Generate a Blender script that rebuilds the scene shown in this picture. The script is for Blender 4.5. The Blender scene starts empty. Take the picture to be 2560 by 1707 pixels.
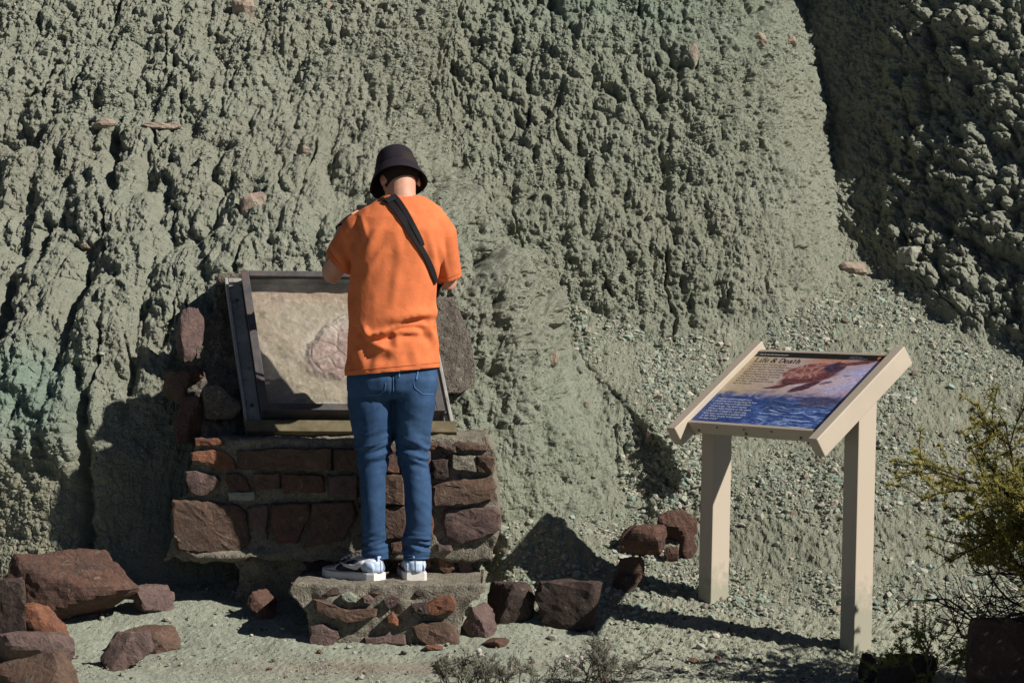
import bpy, bmesh, math, random, json
import numpy as np
from mathutils import Vector, Matrix, noise as mnoise
from mathutils.bvhtree import BVHTree
R = math.radians
scene = bpy.context.scene
COL = scene.collection
# ------------------------------------------------------------------ camera
FPX, D, CH, HOR = 5535.0, 9.0, 1.33, 800.0           # focal length in photo pixels, distance, height, horizon row
cam_data = bpy.data.cameras.new('camera')
cam = bpy.data.objects.new('viewpoint', cam_data); COL.objects.link(cam)
cam.location = (0, -D, CH); cam.rotation_euler = (R(90), 0, 0)
cam_data.sensor_width = 36; cam_data.lens = FPX/2560*36
cam_data.shift_y = -(853.5-HOR)/2560
cam_data.clip_end = 500
scene.camera = cam
# ------------------------------------------------------------------ light
SUN = Vector((-1, .45, -.87)).normalized()
sl = bpy.data.lights.new('sun', 'SUN'); sl.energy = 5.0; sl.angle = R(.5); sl.color = (1, .955, .88)
so = bpy.data.objects.new('sun', sl); COL.objects.link(so)
so.rotation_euler = SUN.to_track_quat('-Z', 'Y').to_euler(); so.location = (6, -6, 8)
wd = bpy.data.worlds.new('World'); scene.world = wd; wd.use_nodes = True
wn = wd.node_tree; wn.nodes.clear()
sky = wn.nodes.new('ShaderNodeTexSky'); sky.sky_type = 'NISHITA'; sky.sun_disc = False
sky.sun_elevation = R(38.4); sky.sun_rotation = R(114.2); sky.air_density = .32; sky.dust_density = .1; sky.altitude = 900
bg = wn.nodes.new('ShaderNodeBackground'); bg.inputs[1].default_value = .05
wo = wn.nodes.new('ShaderNodeOutputWorld')
wn.links.new(sky.outputs[0], bg.inputs[0]); wn.links.new(bg.outputs[0], wo.inputs[0])
vs = scene.view_settings; vs.view_transform = 'Standard'; vs.look = 'None'; vs.exposure = .40; vs.gamma = 1
vs.use_curve_mapping = False
scene.cycles.max_bounces = 5; scene.cycles.diffuse_bounces = 2; scene.cycles.transparent_max_bounces = 12
scene.cycles.use_denoising = True

# ------------------------------------------------------------------ numeric helpers
K = 2560/2352.0
def W(px, py, y):
    """a measured picture position at a real distance, as a point of the place"""
    s = (D+y)/FPX
    return Vector(((px*K-1280)*s, y, CH-(py*K-HOR)*s))
def h2(ix, iy, s):
    n = ix.astype(np.int64)*374761393 + iy.astype(np.int64)*668265263 + s*974634533
    n = (n & 0xffffffff).astype(np.uint64)
    n = ((n ^ (n >> np.uint64(13)))*np.uint64(1274126177)) & np.uint64(0xffffffff)
    n = ((n ^ (n >> np.uint64(15)))*np.uint64(2246822519)) & np.uint64(0xffffffff)
    n = n ^ (n >> np.uint64(16))
    return n.astype(np.float64)/4294967296.0
def gn(x, y, s=0):
    """gradient noise about -1..1"""
    ix = np.floor(x); iy = np.floor(y); fx = x-ix; fy = y-iy
    ux = fx*fx*fx*(fx*(fx*6-15)+10); uy = fy*fy*fy*(fy*(fy*6-15)+10)
    def g(a, b):
        t = h2(ix+a, iy+b, s)*6.2831853
        return np.cos(t)*(fx-a)+np.sin(t)*(fy-b)
    a = g(0, 0); b = g(1, 0); c = g(0, 1); d = g(1, 1)
    return 1.6*((a*(1-ux)+b*ux)*(1-uy)+(c*(1-ux)+d*ux)*uy)
def fbm(x, y, s, o=4, gain=.5, lac=2.03):
    r = 0; a = 1
    for i in range(o):
        r = r+a*gn(x, y, s+i*17); x = x*lac+3.1; y = y*lac+1.7; a *= gain
    return r
def sst(a, b, x):
    t = np.clip((x-a)/(b-a), 0, 1); return t*t*(3-2*t)
def knobs(x, z, cell, seed, tail=2.2, asp=1.25, rmin=.32, rmax=.72):
    """round-topped knobs that trail down the slope as columns; heights in metres"""
    u = x/cell; v = z/(cell*asp); iu = np.floor(u); iv = np.floor(v)
    out = np.zeros_like(x)
    for a in (-1, 0, 1):
        for b in (-1, 0, 1, 2):
            ci = iu+a; cj = iv+b
            cx = (ci+.5+.9*(h2(ci, cj, seed)-.5))*cell
            cz = (cj+.5+.9*(h2(ci, cj, seed+1)-.5))*cell*asp
            r = (rmin+(rmax-rmin)*h2(ci, cj, seed+2)**1.6)*cell
            du = (x-cx)/r; dv = (z-cz)/r
            q = np.where(dv > 0, 1-du*du-dv*dv, (1-du*du)*(1-(np.maximum(dv, -tail)/tail)**2)**1.0)
            h = r*np.sqrt(np.maximum(q, 0))
            out = np.maximum(out, h)
    return out
def worley(x, z, cell, seed):
    u = x/cell; v = z/cell; iu = np.floor(u); iv = np.floor(v)
    f1 = np.full(x.shape, 9.); f2 = np.full(x.shape, 9.)
    for a in (-1, 0, 1):
        for b in (-1, 0, 1):
            ci = iu+a; cj = iv+b
            d = np.hypot(ci+h2(ci, cj, seed)-u, cj+h2(ci, cj, seed+1)-v)
            f2 = np.where(d < f1, f1, np.minimum(f2, d)); f1 = np.minimum(f1, d)
    return f1, f2
class TPS:
    """thin-plate surface y(x, z) through measured points"""
    def __init__(self, pts, lam=.004):
        P = np.array([W(*p) for p in pts])
        self.c = P[:, [0, 2]]; y = P[:, 1]; n = len(P)
        A = np.zeros((n+3, n+3)); A[:n, :n] = self.k(np.linalg.norm(self.c[:, None]-self.c[None], axis=2))+lam*np.eye(n)
        A[:n, n] = 1; A[:n, n+1:] = self.c; A[n, :n] = 1; A[n+1:, :n] = self.c.T
        self.w = np.linalg.solve(A, np.concatenate([y, [0, 0, 0]])); self.n = n
    @staticmethod
    def k(r): return np.where(r > 1e-9, r*r*np.log(np.maximum(r, 1e-9)), 0)
    def __call__(self, x, z):
        o = self.w[self.n]+self.w[self.n+1]*x+self.w[self.n+2]*z
        for i in range(self.n):
            o = o+self.w[i]*self.k(np.hypot(x-self.c[i, 0], z-self.c[i, 1]))
        return o

# ------------------------------------------------------------------ object helpers
def mesh_np(name, V, F, mat=None, smooth=False, cols=None):
    me = bpy.data.meshes.new(name); V = np.asarray(V, dtype=np.float32); F = np.asarray(F, dtype=np.int32)
    k = F.shape[1]
    me.vertices.add(len(V)); me.vertices.foreach_set('co', V.ravel())
    me.loops.add(F.size); me.loops.foreach_set('vertex_index', F.ravel())
    me.polygons.add(len(F)); me.polygons.foreach_set('loop_start', np.arange(0, F.size, k, dtype=np.int32))
    me.polygons.foreach_set('use_smooth', np.full(len(F), smooth))
    if cols is not None:
        for nm, c in cols.items():
            at = me.attributes.new(nm, 'FLOAT_COLOR', 'POINT')
            at.data.foreach_set('color', np.asarray(c, dtype=np.float32).ravel())
    me.update(calc_edges=True); me.validate()
    if mat: me.materials.append(mat)
    return me
def obj(name, me, parent=None, mat=None, loc=None):
    if isinstance(me, bmesh.types.BMesh):
        m = bpy.data.meshes.new(name); bmesh.ops.recalc_face_normals(me, faces=me.faces); me.to_mesh(m); me.free(); me = m
    if mat: me.materials.clear(); me.materials.append(mat)
    o = bpy.data.objects.new(name, me); COL.objects.link(o)
    if parent: o.parent = parent
    if loc is not None: o.location = loc
    return o
def tag(o, label=None, cat=None, group=None, kind=None):
    if label: o['label'] = label
    if cat: o['category'] = cat
    if group: o['group'] = group
    if kind: o['kind'] = kind
    return o
def empty(name, loc, label, cat, group=None, rot=(0, 0, 0)):
    o = bpy.data.objects.new(name, None); COL.objects.link(o); o.location = loc; o.rotation_euler = rot
    o.empty_display_size = .1
    return tag(o, label, cat, group)
def poly_mesh(name, V, F, mat=None, smooth=False):
    me = bpy.data.meshes.new(name); me.from_pydata([tuple(v) for v in V], [], F); me.update()
    if smooth: me.polygons.foreach_set('use_smooth', [True]*len(me.polygons))
    if mat: me.materials.append(mat)
    return me
def box_bm(bm, c, ax, ay, az):
    """box with centre c and half-axis vectors"""
    c = Vector(c); ax = Vector(ax); ay = Vector(ay); az = Vector(az)
    vs_ = [bm.verts.new(c+i*ax+j*ay+k*az) for i in (-1, 1) for j in (-1, 1) for k in (-1, 1)]
    for f in ((0, 1, 3, 2), (4, 6, 7, 5), (0, 4, 5, 1), (2, 3, 7, 6), (0, 2, 6, 4), (1, 5, 7, 3)):
        bm.faces.new([vs_[i] for i in f])
def bevel(bm, w, seg=2):
    bmesh.ops.recalc_face_normals(bm, faces=bm.faces)
    bmesh.ops.bevel(bm, geom=list(bm.edges), offset=w, segments=seg, affect='EDGES', profile=.5)
def beam(name, c, ax, ay, az, mat, parent=None, w=.004):
    bm = bmesh.new(); box_bm(bm, c, ax, ay, az); bevel(bm, w); return obj(name, bm, parent, mat)
def loft(rings, n=20, caps=True):
    """rings: (centre, a, b) with half-axis vectors a, b"""
    V = []; F = []
    for c, a, b in rings:
        c = Vector(c); a = Vector(a); b = Vector(b)
        for i in range(n):
            t = 2*math.pi*i/n; V.append(c+a*math.cos(t)+b*math.sin(t))
    for r in range(len(rings)-1):
        for i in range(n):
            j = (i+1) % n; F.append((r*n+i, r*n+j, (r+1)*n+j, (r+1)*n+i))
    if caps:
        F.append(tuple(range(n-1, -1, -1))); F.append(tuple((len(rings)-1)*n+i for i in range(n)))
    return V, F
def limb(pts, n=14):
    """pts: (position, radius) or (position, radius_a, radius_b); a tube with rounded ends"""
    P = [Vector(p[0]) for p in pts]; Ra = [p[1] for p in pts]; Rb = [p[2] if len(p) > 2 else p[1] for p in pts]
    rings = []; up = None
    for i, p in enumerate(P):
        t = (P[min(i+1, len(P)-1)]-P[max(i-1, 0)]).normalized()
        if up is None:
            up = Vector((0, 1, 0)) if abs(t.y) < .8 else Vector((1, 0, 0))
        a = up.cross(t).normalized(); up2 = t.cross(a).normalized(); up = up2
        if i == 0:
            for k in (-.95, -.7): rings.append((p+t*k*Ra[0], a*Ra[0]*math.sqrt(1-k*k), up2*Rb[0]*math.sqrt(1-k*k)))
        rings.append((p, a*Ra[i], up2*Rb[i]))
        if i == len(P)-1:
            for k in (.7, .95): rings.append((p+t*k*Ra[i], a*Ra[i]*math.sqrt(1-k*k), up2*Rb[i]*math.sqrt(1-k*k)))
    return loft(rings, n)
def ball(c, r, n=14, m=9, rot=None):
    rings = []; rot = rot or Matrix.Identity(3); c = Vector(c)
    for i in range(m):
        t = -math.pi/2*.96+math.pi*.96*i/(m-1)
        rings.append((c+rot@Vector((0, 0, r[2]*math.sin(t))), rot@Vector((r[0]*math.cos(t), 0, 0)), rot@Vector((0, r[1]*math.cos(t), 0))))
    return loft(rings, n)
def union(parts, voxel, smooth=6, fac=.5):
    """merge closed shells into one continuous skin"""
    V = []; F = []
    for v, f in parts:
        o = len(V); V += [tuple(q) for q in v]; F += [tuple(i+o for i in g) for g in f]
    assert all(math.isfinite(c) for q in V for c in q)
    me = bpy.data.meshes.new('tmp'); me.from_pydata(V, [], F); me.validate()
    bm = bmesh.new(); bm.from_mesh(me); bmesh.ops.recalc_face_normals(bm, faces=bm.faces); bm.to_mesh(me); bm.free()
    o = bpy.data.objects.new('tmp', me); COL.objects.link(o)
    m = o.modifiers.new('r', 'REMESH'); m.mode = 'VOXEL'; m.voxel_size = voxel
    s = o.modifiers.new('s', 'SMOOTH'); s.iterations = smooth; s.factor = fac
    dg = bpy.context.evaluated_depsgraph_get()
    out = bpy.data.meshes.new_from_object(o.evaluated_get(dg))
    bpy.data.objects.remove(o); bpy.data.meshes.remove(me)
    out.polygons.foreach_set('use_smooth', [True]*len(out.polygons))
    return out
def get_np(me):
    v = np.empty(len(me.vertices)*3, dtype=np.float32); me.vertices.foreach_get('co', v)
    n = np.empty(len(me.vertices)*3, dtype=np.float32); me.vertices.foreach_get('normal', n)
    return v.reshape(-1, 3).astype(np.float64), n.reshape(-1, 3).astype(np.float64)
def set_np(me, v): me.vertices.foreach_set('co', v.astype(np.float32).ravel()); me.update()

# ------------------------------------------------------------------ materials
class NT:
    def __init__(s, name):
        s.m = bpy.data.materials.new(name); s.m.use_nodes = True; s.t = s.m.node_tree; s.t.nodes.clear()
        s.out = s.n('ShaderNodeOutputMaterial'); s.b = s.n('ShaderNodeBsdfPrincipled'); s.l(s.b.outputs[0], s.out.inputs[0])
        s.b.inputs['Specular IOR Level'].default_value = .25
    def n(s, t, **k):
        o = s.t.nodes.new(t)
        for a, b in k.items(): setattr(o, a, b)
        return o
    def l(s, a, b): s.t.links.new(a, b)
    def coord(s, kind='Object'): return s.n('ShaderNodeTexCoord').outputs[kind]
    def noise(s, scale, detail=4, rough=.55, co=None, dist=0):
        o = s.n('ShaderNodeTexNoise'); o.inputs['Scale'].default_value = scale; o.inputs['Detail'].default_value = detail
        o.inputs['Roughness'].default_value = rough; o.inputs['Distortion'].default_value = dist
        if co is not None: s.l(co, o.inputs['Vector'])
        return o.outputs[0]
    def ramp(s, f, stops, interp='LINEAR'):
        o = s.n('ShaderNodeValToRGB'); s.l(f, o.inputs[0]); e = o.color_ramp.elements; o.color_ramp.interpolation = interp
        while len(e) < len(stops): e.new(.5)
        for q, (p, c) in zip(e, stops):
            q.position = p; q.color = (c, c, c, 1) if not hasattr(c, '__len__') else (*c, 1)
        return o.outputs[0]
    def mix(s, f, a, b, blend='MIX'):
        o = s.n('ShaderNodeMix', data_type='RGBA', blend_type=blend)
        for sock, v in ((o.inputs[0], f), (o.inputs[6], a), (o.inputs[7], b)):
            if hasattr(v, 'is_linked'): s.l(v, sock)
            elif hasattr(v, '__len__'): sock.default_value = (*v, 1)
            else: sock.default_value = v
        return o.outputs[2]
    def math(s, op, a, b=0):
        o = s.n('ShaderNodeMath', operation=op)
        for sock, v in ((o.inputs[0], a), (o.inputs[1], b)):
            if hasattr(v, 'is_linked'): s.l(v, sock)
            else: sock.default_value = v
        return o.outputs[0]
    def bump(s, h, strength, dist, nrm=None):
        o = s.n('ShaderNodeBump'); o.inputs['Strength'].default_value = strength; o.inputs['Distance'].default_value = dist
        s.l(h, o.inputs['Height'])
        if nrm is not None: s.l(nrm, o.inputs['Normal'])
        return o.outputs[0]
    def fin(s, col=None, rough=.9, nrm=None, metal=0):
        if col is not None:
            if hasattr(col, 'is_linked'): s.l(col, s.b.inputs['Base Color'])
            else: s.b.inputs['Base Color'].default_value = (*col, 1)
        if hasattr(rough, 'is_linked'): s.l(rough, s.b.inputs['Roughness'])
        else: s.b.inputs['Roughness'].default_value = rough
        if nrm is not None: s.l(nrm, s.b.inputs['Normal'])
        s.b.inputs['Metallic'].default_value = metal
        return s.m
def attr(t, name):
    o = t.n('ShaderNodeAttribute'); o.attribute_name = name; return o.outputs[0]
def clay_material():
    t = NT('green_claystone'); co = t.coord('Object'); t.b.inputs['Specular IOR Level'].default_value = .12
    base = attr(t, 'tint')
    n1 = t.noise(9, 6, .65, co); n2 = t.noise(120, 4, .7, co); n3 = t.noise(2.2, 3, .5, co)
    c = t.mix(.5, base, t.ramp(n1, [(.3, (.62, .66, .60)), (.7, (1.22, 1.18, 1.16))]), 'MULTIPLY')
    c = t.mix(.55, c, t.ramp(n2, [(.3, (.70, .70, .70)), (.7, (1.25, 1.24, 1.22))]), 'MULTIPLY')
    c = t.mix(t.ramp(t.noise(38, 3, .6, co), [(.68, 0.), (.74, .5)]), c, (.42, .37, .31))
    v = t.n('ShaderNodeTexVoronoi', feature='DISTANCE_TO_EDGE'); v.inputs['Scale'].default_value = 42; t.l(co, v.inputs[0])
    crack = t.ramp(v.outputs[0], [(0., 0.), (.09, 1.)])
    nb = t.bump(crack, .35, .006)
    nb = t.bump(t.noise(75, 6, .72, co), 1., .020, nb)
    nb = t.bump(n2, .8, .006, nb)
    return t.fin(c, .97, nb)
def ground_material():
    t = NT('pale_clay_soil'); co = t.coord('Object'); t.b.inputs['Specular IOR Level'].default_value = .12
    c = attr(t, 'tint')
    n2 = t.noise(140, 4, .7, co); n1 = t.noise(6, 5, .6, co)
    c = t.mix(.6, c, t.ramp(n1, [(.3, (.72, .72, .70)), (.7, (1.16, 1.15, 1.14))]), 'MULTIPLY')
    sp = t.ramp(n2, [(.56, 0.), (.63, 1.)]); patch = t.ramp(t.noise(3.5, 4, .6, co), [(.42, .15), (.62, .95)])
    c = t.mix(t.math('MULTIPLY', sp, patch), c, (.085, .068, .055))
    sp2 = t.ramp(t.noise(90, 3, .6, co), [(.63, 0.), (.68, .8)])
    c = t.mix(t.math('MULTIPLY', sp2, patch), c, (.16, .09, .065))
    nb = t.bump(n2, .9, .008); nb = t.bump(t.noise(40, 5, .7, co), .6, .012, nb)
    return t.fin(c, .97, nb)
def rock_material(name, a, b, dust=.35, grain=1., dustc=(.30, .29, .23), grit=0):
    t = NT(name); oi = t.n('ShaderNodeObjectInfo'); add = t.n('ShaderNodeVectorMath', operation='ADD')
    rnd = t.n('ShaderNodeVectorMath', operation='SCALE'); rnd.inputs[0].default_value = (17, 31, 11); t.l(oi.outputs['Random'], rnd.inputs[3])
    t.l(t.coord('Object'), add.inputs[0]); t.l(rnd.outputs[0], add.inputs[1]); co = add.outputs[0]
    n1 = t.noise(11*grain, 6, .65, co, .6); n2 = t.noise(70*grain, 5, .7, co); n3 = t.noise(26*grain, 6, .75, co, 1.2)
    c = t.mix(t.ramp(n1, [(.36, 0.), (.62, 1.)]), a, b)
    c = t.mix(.7, c, t.ramp(n2, [(.25, (.62, .60, .58)), (.75, (1.35, 1.32, 1.3))]), 'MULTIPLY')
    c = t.mix(t.ramp(n3, [(.57, 0.), (.70, dust)]), c, dustc)
    c = t.mix(t.ramp(t.noise(19*grain, 4, .6, co), [(.33, .55), (.42, 0.)]), c, (.045, .032, .03))
    wv = t.n('ShaderNodeTexVoronoi', feature='DISTANCE_TO_EDGE'); wv.inputs['Scale'].default_value = 9*grain; t.l(co, wv.inputs[0])
    nb = t.bump(t.ramp(wv.outputs[0], [(0., 0.), (.05, 1.)]), .25, .006)
    nb = t.bump(n3, .9, .014, nb); nb = t.bump(n2, .9, .006, nb)
    if grit:
        gv = t.n('ShaderNodeTexVoronoi'); gv.inputs['Scale'].default_value = 95; t.l(co, gv.inputs[0])
        gv2 = t.n('ShaderNodeTexVoronoi'); gv2.inputs['Scale'].default_value = 48; t.l(co, gv2.inputs[0])
        nb = t.bump(t.ramp(gv.outputs[0], [(.0, 1.), (.45, 0.)]), .8*grit, .007, nb); nb = t.bump(t.ramp(gv2.outputs[0], [(.0, 1.), (.3, 0.)]), .7*grit, .012, nb)
        c = t.mix(t.ramp(gv2.outputs[1], [(.80, 0.), (.82, .6)]), c, (.13, .10, .085)); c = t.mix(t.ramp(gv.outputs[1], [(.82, 0.), (.84, .5)]), c, (.36, .34, .29))
    return t.fin(c, .86, nb)
def plain(name, c, rough=.7, var=.15, scale=30, bump=0., bscale=200, metal=0, bd=.001):
    t = NT(name); co = t.coord('Object'); n = t.noise(scale, 4, .6, co)
    col = t.mix(1., c, t.ramp(n, [(.3, 1-var), (.7, 1+var)]), 'MULTIPLY')
    nb = t.bump(t.noise(bscale, 3, .6, co), bump, bd) if bump else None
    return t.fin(col, rough, nb, metal)

M_CLAY = clay_material(); M_SOIL = ground_material()
M_RED = rock_material('red_brown_rock', (.128, .066, .048), (.085, .052, .042), .5)
M_ORANGE = rock_material('orange_rock', (.23, .10, .056), (.14, .066, .044), .2)
M_BROWN = rock_material('brown_rock', (.140, .085, .060), (.092, .062, .048), .35)
M_PURPLE = rock_material('purple_grey_rock', (.105, .073, .068), (.16, .105, .092), .35)
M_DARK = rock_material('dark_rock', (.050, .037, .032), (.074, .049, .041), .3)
M_PINK = rock_material('pinkish_stone', (.36, .27, .215), (.29, .245, .19), .4)
M_PALE = rock_material('pale_stone', (.36, .35, .29), (.26, .28, .23), .4)
M_MORTAR = rock_material('lime_mortar', (.27, .245, .19), (.205, .185, .145), .5, 1.6, (.33, .31, .25), .8)
M_CONC = rock_material('pebbly_concrete', (.20, .18, .145), (.15, .125, .105), .6, 3.0, (.28, .24, .19), 1.)

# ------------------------------------------------------------------ the hillside
S1 = TPS([(0, 1290, .60), (200, 1280, .52), (330, 1270, .50), (-150, 1200, .75), (0, 1000, .84), (235, 1000, .69), (100, 900, .90), (330, 880, .86),
          (420, 750, 1.2), (0, 700, 1.65), (200, 600, 1.85), (0, 400, 2.7), (0, 0, 4.0), (-200, 300, 3.0), (400, 560, 1.8), (520, 620, 1.45), (800, 640, 1.45), (400, 300, 2.75), (600, 0, 4.0),
          (800, 300, 2.9), (850, 150, 3.5), (980, 0, 4.15), (1000, 420, 2.62), (1070, 480, 2.66), (1150, 650, 1.98), (1220, 765, 1.75), (1180, 560, 2.62), (1280, 870, 1.5), (1375, 985, 1.38), (1428, 1080, 1.25), (1450, 1190, 1.06),
          (1300, 1290, .80), (1150, 1200, .84), (1100, 900, 1.12), (1100, 1050, .94), (700, 1000, 1.05), (1100, 300, 3.6), (1350, 760, 2.5), (1275, 765, 2.22), (1345, 860, 1.86), (1415, 930, 1.62), (1500, 1010, 1.40), (1600, 1150, 1.4), (1300, 600, 3.2)])
S2 = TPS([(1080, 250, 3.45), (1080, 480, 2.68), (1160, 580, 2.42), (900, 0, 4.4), (1250, 0, 4.2), (1150, 150, 3.75), (1250, 700, 2.35), (1400, 740, 2.3), (1600, 790, 2.3), (1750, 790, 2.4), (1850, 640, 2.85),
          (1500, 400, 3.15), (1300, 400, 3.05), (1700, 400, 3.3), (1830, 400, 3.55), (1893, 400, 4.15), (1835, 200, 4.5), (1715, 100, 4.15), (1600, 0, 4.35), (1775, 0, 5.2), (1915, 530, 3.75), (1960, 500, 4.6), (1950, 200, 5.6),
          (1250, 900, 1.9), (1700, 1000, 1.8)])
S3 = TPS([(1935, 545, 3.75), (1912, 300, 4.6), (1840, 0, 5.6), (2040, 590, 3.45), (2150, 600, 3.22), (2150, 300, 3.95), (2100, 0, 4.85), (2352, 0, 4.2), (2352, 200, 3.68), (2352, 450, 3.13), (2352, 650, 2.82), (2250, 700, 2.8),
          (2352, 820, 2.5), (2500, 400, 3.08), (2500, 0, 4.1), (2600, 700, 2.3), (2000, 800, 2.9)])
S4 = TPS([(1900, 600, 3.35), (1240, 715, 2.3), (1500, 810, 2.12), (1400, 860, 1.72), (1540, 1030, 1.1), (1460, 1250, .74), (1600, 1200, .86), (1750, 820, 2.15), (2000, 700, 2.85), (2352, 820, 2.42), (2000, 900, 1.75),
          (2352, 1100, 1.1), (2352, 1350, .30), (2000, 1350, .28), (1700, 1360, .29), (1700, 1000, 1.35), (1900, 620, 3.2), (2600, 1200, .7), (1600, 900, 1.65), (2000, 1120, .95), (1250, 900, 1.7), (2352, 1500, -.1), (1450, 1420, .1)])
XC = (-3.15, 3.35); ZC = (-.15, 3.45)
def smin(a, b, k):
    h = np.clip(.5+.5*(b-a)/k, 0, 1); return b*(1-h)+a*h-k*h*(1-h)
bank = np.array([[*W(1225, 700, 2.0)], [*W(1300, 800, 1.8)], [*W(1400, 890, 1.55)], [*W(1480, 975, 1.3)], [*W(1545, 1040, 1.1)], [*W(1560, 1120, .9)], [*W(1475, 1260, .5)]])
def hill_base(x, z):
    xc = np.clip(x, *XC); zc = np.clip(z, *ZC)
    y1 = S1(xc, zc); y2 = S2(xc, zc); y3 = S3(xc, zc); y4 = S4(xc, zc)
    y4 = y4+2.5*sst(.02, -.45, xc); y2 = y2+2.5*sst(-.6, -1.4, xc)+1.5*sst(.9, .3, zc); y3 = y3+3*sst(1.4, .7, xc)
    xb = np.interp(zc, bank[::-1, 2], bank[::-1, 0]); zw = sst(.30, .5, zc)*sst(1.62, 1.45, zc)
    xb = xb+.03*gn(zc*9, zc*0, 5)
    y4 = y4+.17*zw*sst(.02, -.05, xc-xb)
    y = smin(smin(y1, y2, .10), smin(y3, y4, .12), .05)
    e = .68*(z-zc)
    m = np.stack([y1, y2, y3, y4]); w = np.argmin(m, 0)
    # soft zone weights
    q = np.exp(-(m-m.min(0))/.06); q /= q.sum(0)
    return y+e, q
def axis(lo, hi, step, far_lo, far_hi, g=1.25):
    a = list(np.arange(lo, hi+1e-6, step)); s = step; p = hi
    up = []
    while p < far_hi: s *= g; p += s; up.append(p)
    s = step; p = lo; dn = []
    while p > far_lo: s *= g; p -= s; dn.append(p)
    return np.array(dn[::-1]+a+up)
def grid_faces(ny, nx):
    i = np.arange(ny-1)[:, None]*nx+np.arange(nx-1)[None]
    return np.stack([i, i+1, i+nx+1, i+nx], -1).reshape(-1, 4)
gx = axis(-3.12, 3.2, .0054, -14, 14); gzz = axis(.02, 3.38, .0052, -.5, 9.5)
X, Z = np.meshgrid(gx, gzz)
Y0, Q = hill_base(X, Z)
def px_of(x, y, z): return (1280+x*FPX/(D+y))/K, (HOR+(CH-z)*FPX/(D+y))/K
PX, PY = px_of(X, Y0, Z)
q1, q2, q3, q4 = Q
def blob(cx, cy, rx, ry, p=1.): return np.exp(-(((PX-cx)/rx)**2+((PY-cy)/ry)**2)**p)
# zones of the clay: where it is smooth, crumbly, knobbly
spur = q1*sst(880, 1120, PX+ .25*(PY-700))*sst(680, 980, PY)
bankz = q1*sst(420, 260, PX)*sst(930, 1060, PY)
midl = q1*(1-spur)*sst(230, 380, PY)*sst(1150, 950, PY)
upl = q1*(1-spur)*sst(380, 230, PY)
wx = X+.012*fbm(X*7, Z*7, 31, 3); wz = Z+.012*fbm(X*7, Z*7, 37, 3)
k_big = knobs(wx, wz, .25, 101, 1.9, 1.15, .42, .80)
k_med = knobs(wx, wz, .118, 201, 1.8, 1.15, .40, .78)
k_sm = knobs(wx+.005*gn(X*30, Z*30, 3), wz, .058, 301, 1.5, 1.1, .38, .75)
k_ti = knobs(wx+.004*gn(X*40, Z*40, 4), wz+.004*gn(X*40, Z*40, 9), .029, 401, 1.2, 1.0, .38, .75)
bil = np.abs(gn(wx*17, wz*15, 63))+.6*np.abs(gn(wx*36, wz*33, 64))+.38*np.abs(gn(wx*68, wz*64, 65))
fl = gn(wx*46, wz*5, 51)+.6*gn(wx*90, wz*9, 52)
crumb = fbm(X*24, Z*24, 61, 4, .62)
mod = .55+.45*fbm(X*1.1, Z*1.3, 71, 2)
H = np.zeros_like(X)
H += midl*(.85*k_big+.85*k_med*(.4+.9*mod)+.50*k_sm+.66*k_ti+.016*bil)
H += upl*((.35+.3*mod)*k_big+.8*k_med*mod+.85*k_sm+.85*k_ti+.016*bil)
H += spur*(.22*k_big+.34*k_med*mod+.34*k_sm*mod+.50*k_ti+.014*bil)
H += bankz*(.28*k_big+.16*k_med+.15*k_ti+.008*bil)
fade2 = sst(1900, 1600, PX+.15*(PY-300))
H += q2*((.2+.3*fade2)*k_big*.7+(.32+.5*fade2)*k_med+(.34+.34*fade2)*k_sm+.72*k_ti+.012*bil)
fade3 = sst(1960, 2120, PX)
H += q3*((.2+.15*fade3)*k_big+(.3+.65*fade3)*k_med+(.3+1.2*fade3)*k_sm+1.0*k_ti+.02*bil)
k_pit = knobs(wx, wz, .105, 601, 1.3, 1.2, .06, .42)+.8*knobs(wx, wz, .052, 611, 1.2, 1.1, .06, .42)
H -= (1.0*midl+1.2*upl+1.0*q2*(.4+.6*fade2)+.35*spur+.6*q3+.3*bankz)*k_pit*sst(-.5, .5, fbm(X*3, Z*3, 85, 2))
H += q1*blob(1130, 610, 150, 210)*(.40*k_big+.70*k_med+.5*k_sm+.4*k_ti+.012*bil)
H *= (1-.75*blob(560, 1000, 420, 200, 2))
# drainage cracks running down the face
ch = np.abs(fbm(wx*3.1+.35*Z, Z*.75, 81, 3, .5)); cut = sst(.11, .0, ch)
H -= (.05*midl+.03*upl+.05*q2*fade2)*cut*sst(-.2, .3, fbm(X*2, Z*2.5, 83, 2))
for (a, b, wd_, dp) in (((195, 860), (205, 1285), 16, .10), ((45, 660), (20, 820), 16, .08), ((280, 330), (282, 440), 14, .10), ((1085, 215), (1070, 380), 16, .12),
                        ((110, 620), (130, 520), 12, .07), ((400, 430), (385, 520), 12, .08), ((330, 820), (300, 900), 12, .06)):
    t = np.clip(((PX-a[0])*(b[0]-a[0])+(PY-a[1])*(b[1]-a[1]))/((b[0]-a[0])**2+(b[1]-a[1])**2), 0, 1)
    d = np.hypot(PX-a[0]-t*(b[0]-a[0])+9*gn(Z*14, X*0, 6), PY-a[1]-t*(b[1]-a[1]))
    H -= dp*q1*np.exp(-(d/wd_)**2)
# runnels of the smooth spur, slanting down to the right
H += spur*(.010*gn((X*.86+Z*.5)*22, (Z*.86-X*.5)*4.5, 91)+.012*gn((X*.86+Z*.5)*9, (Z*.86-X*.5)*2.2, 92))
H += (1-q4)*fl*(.0034*(1-spur)*(1-bankz)+.0008)
H += crumb*(.0052+.0035*midl+.0045*upl+.003*q2*fade2+.002*q3)*(1-.35*spur)
f1, f2 = worley(X+.01*gn(X*20, Z*20, 8), Z, .045, 111)
H -= (bankz*.007+spur*.004*sst(1000, 1150, PY)+midl*.003)*sst(.22, .0, f2-f1)
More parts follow.
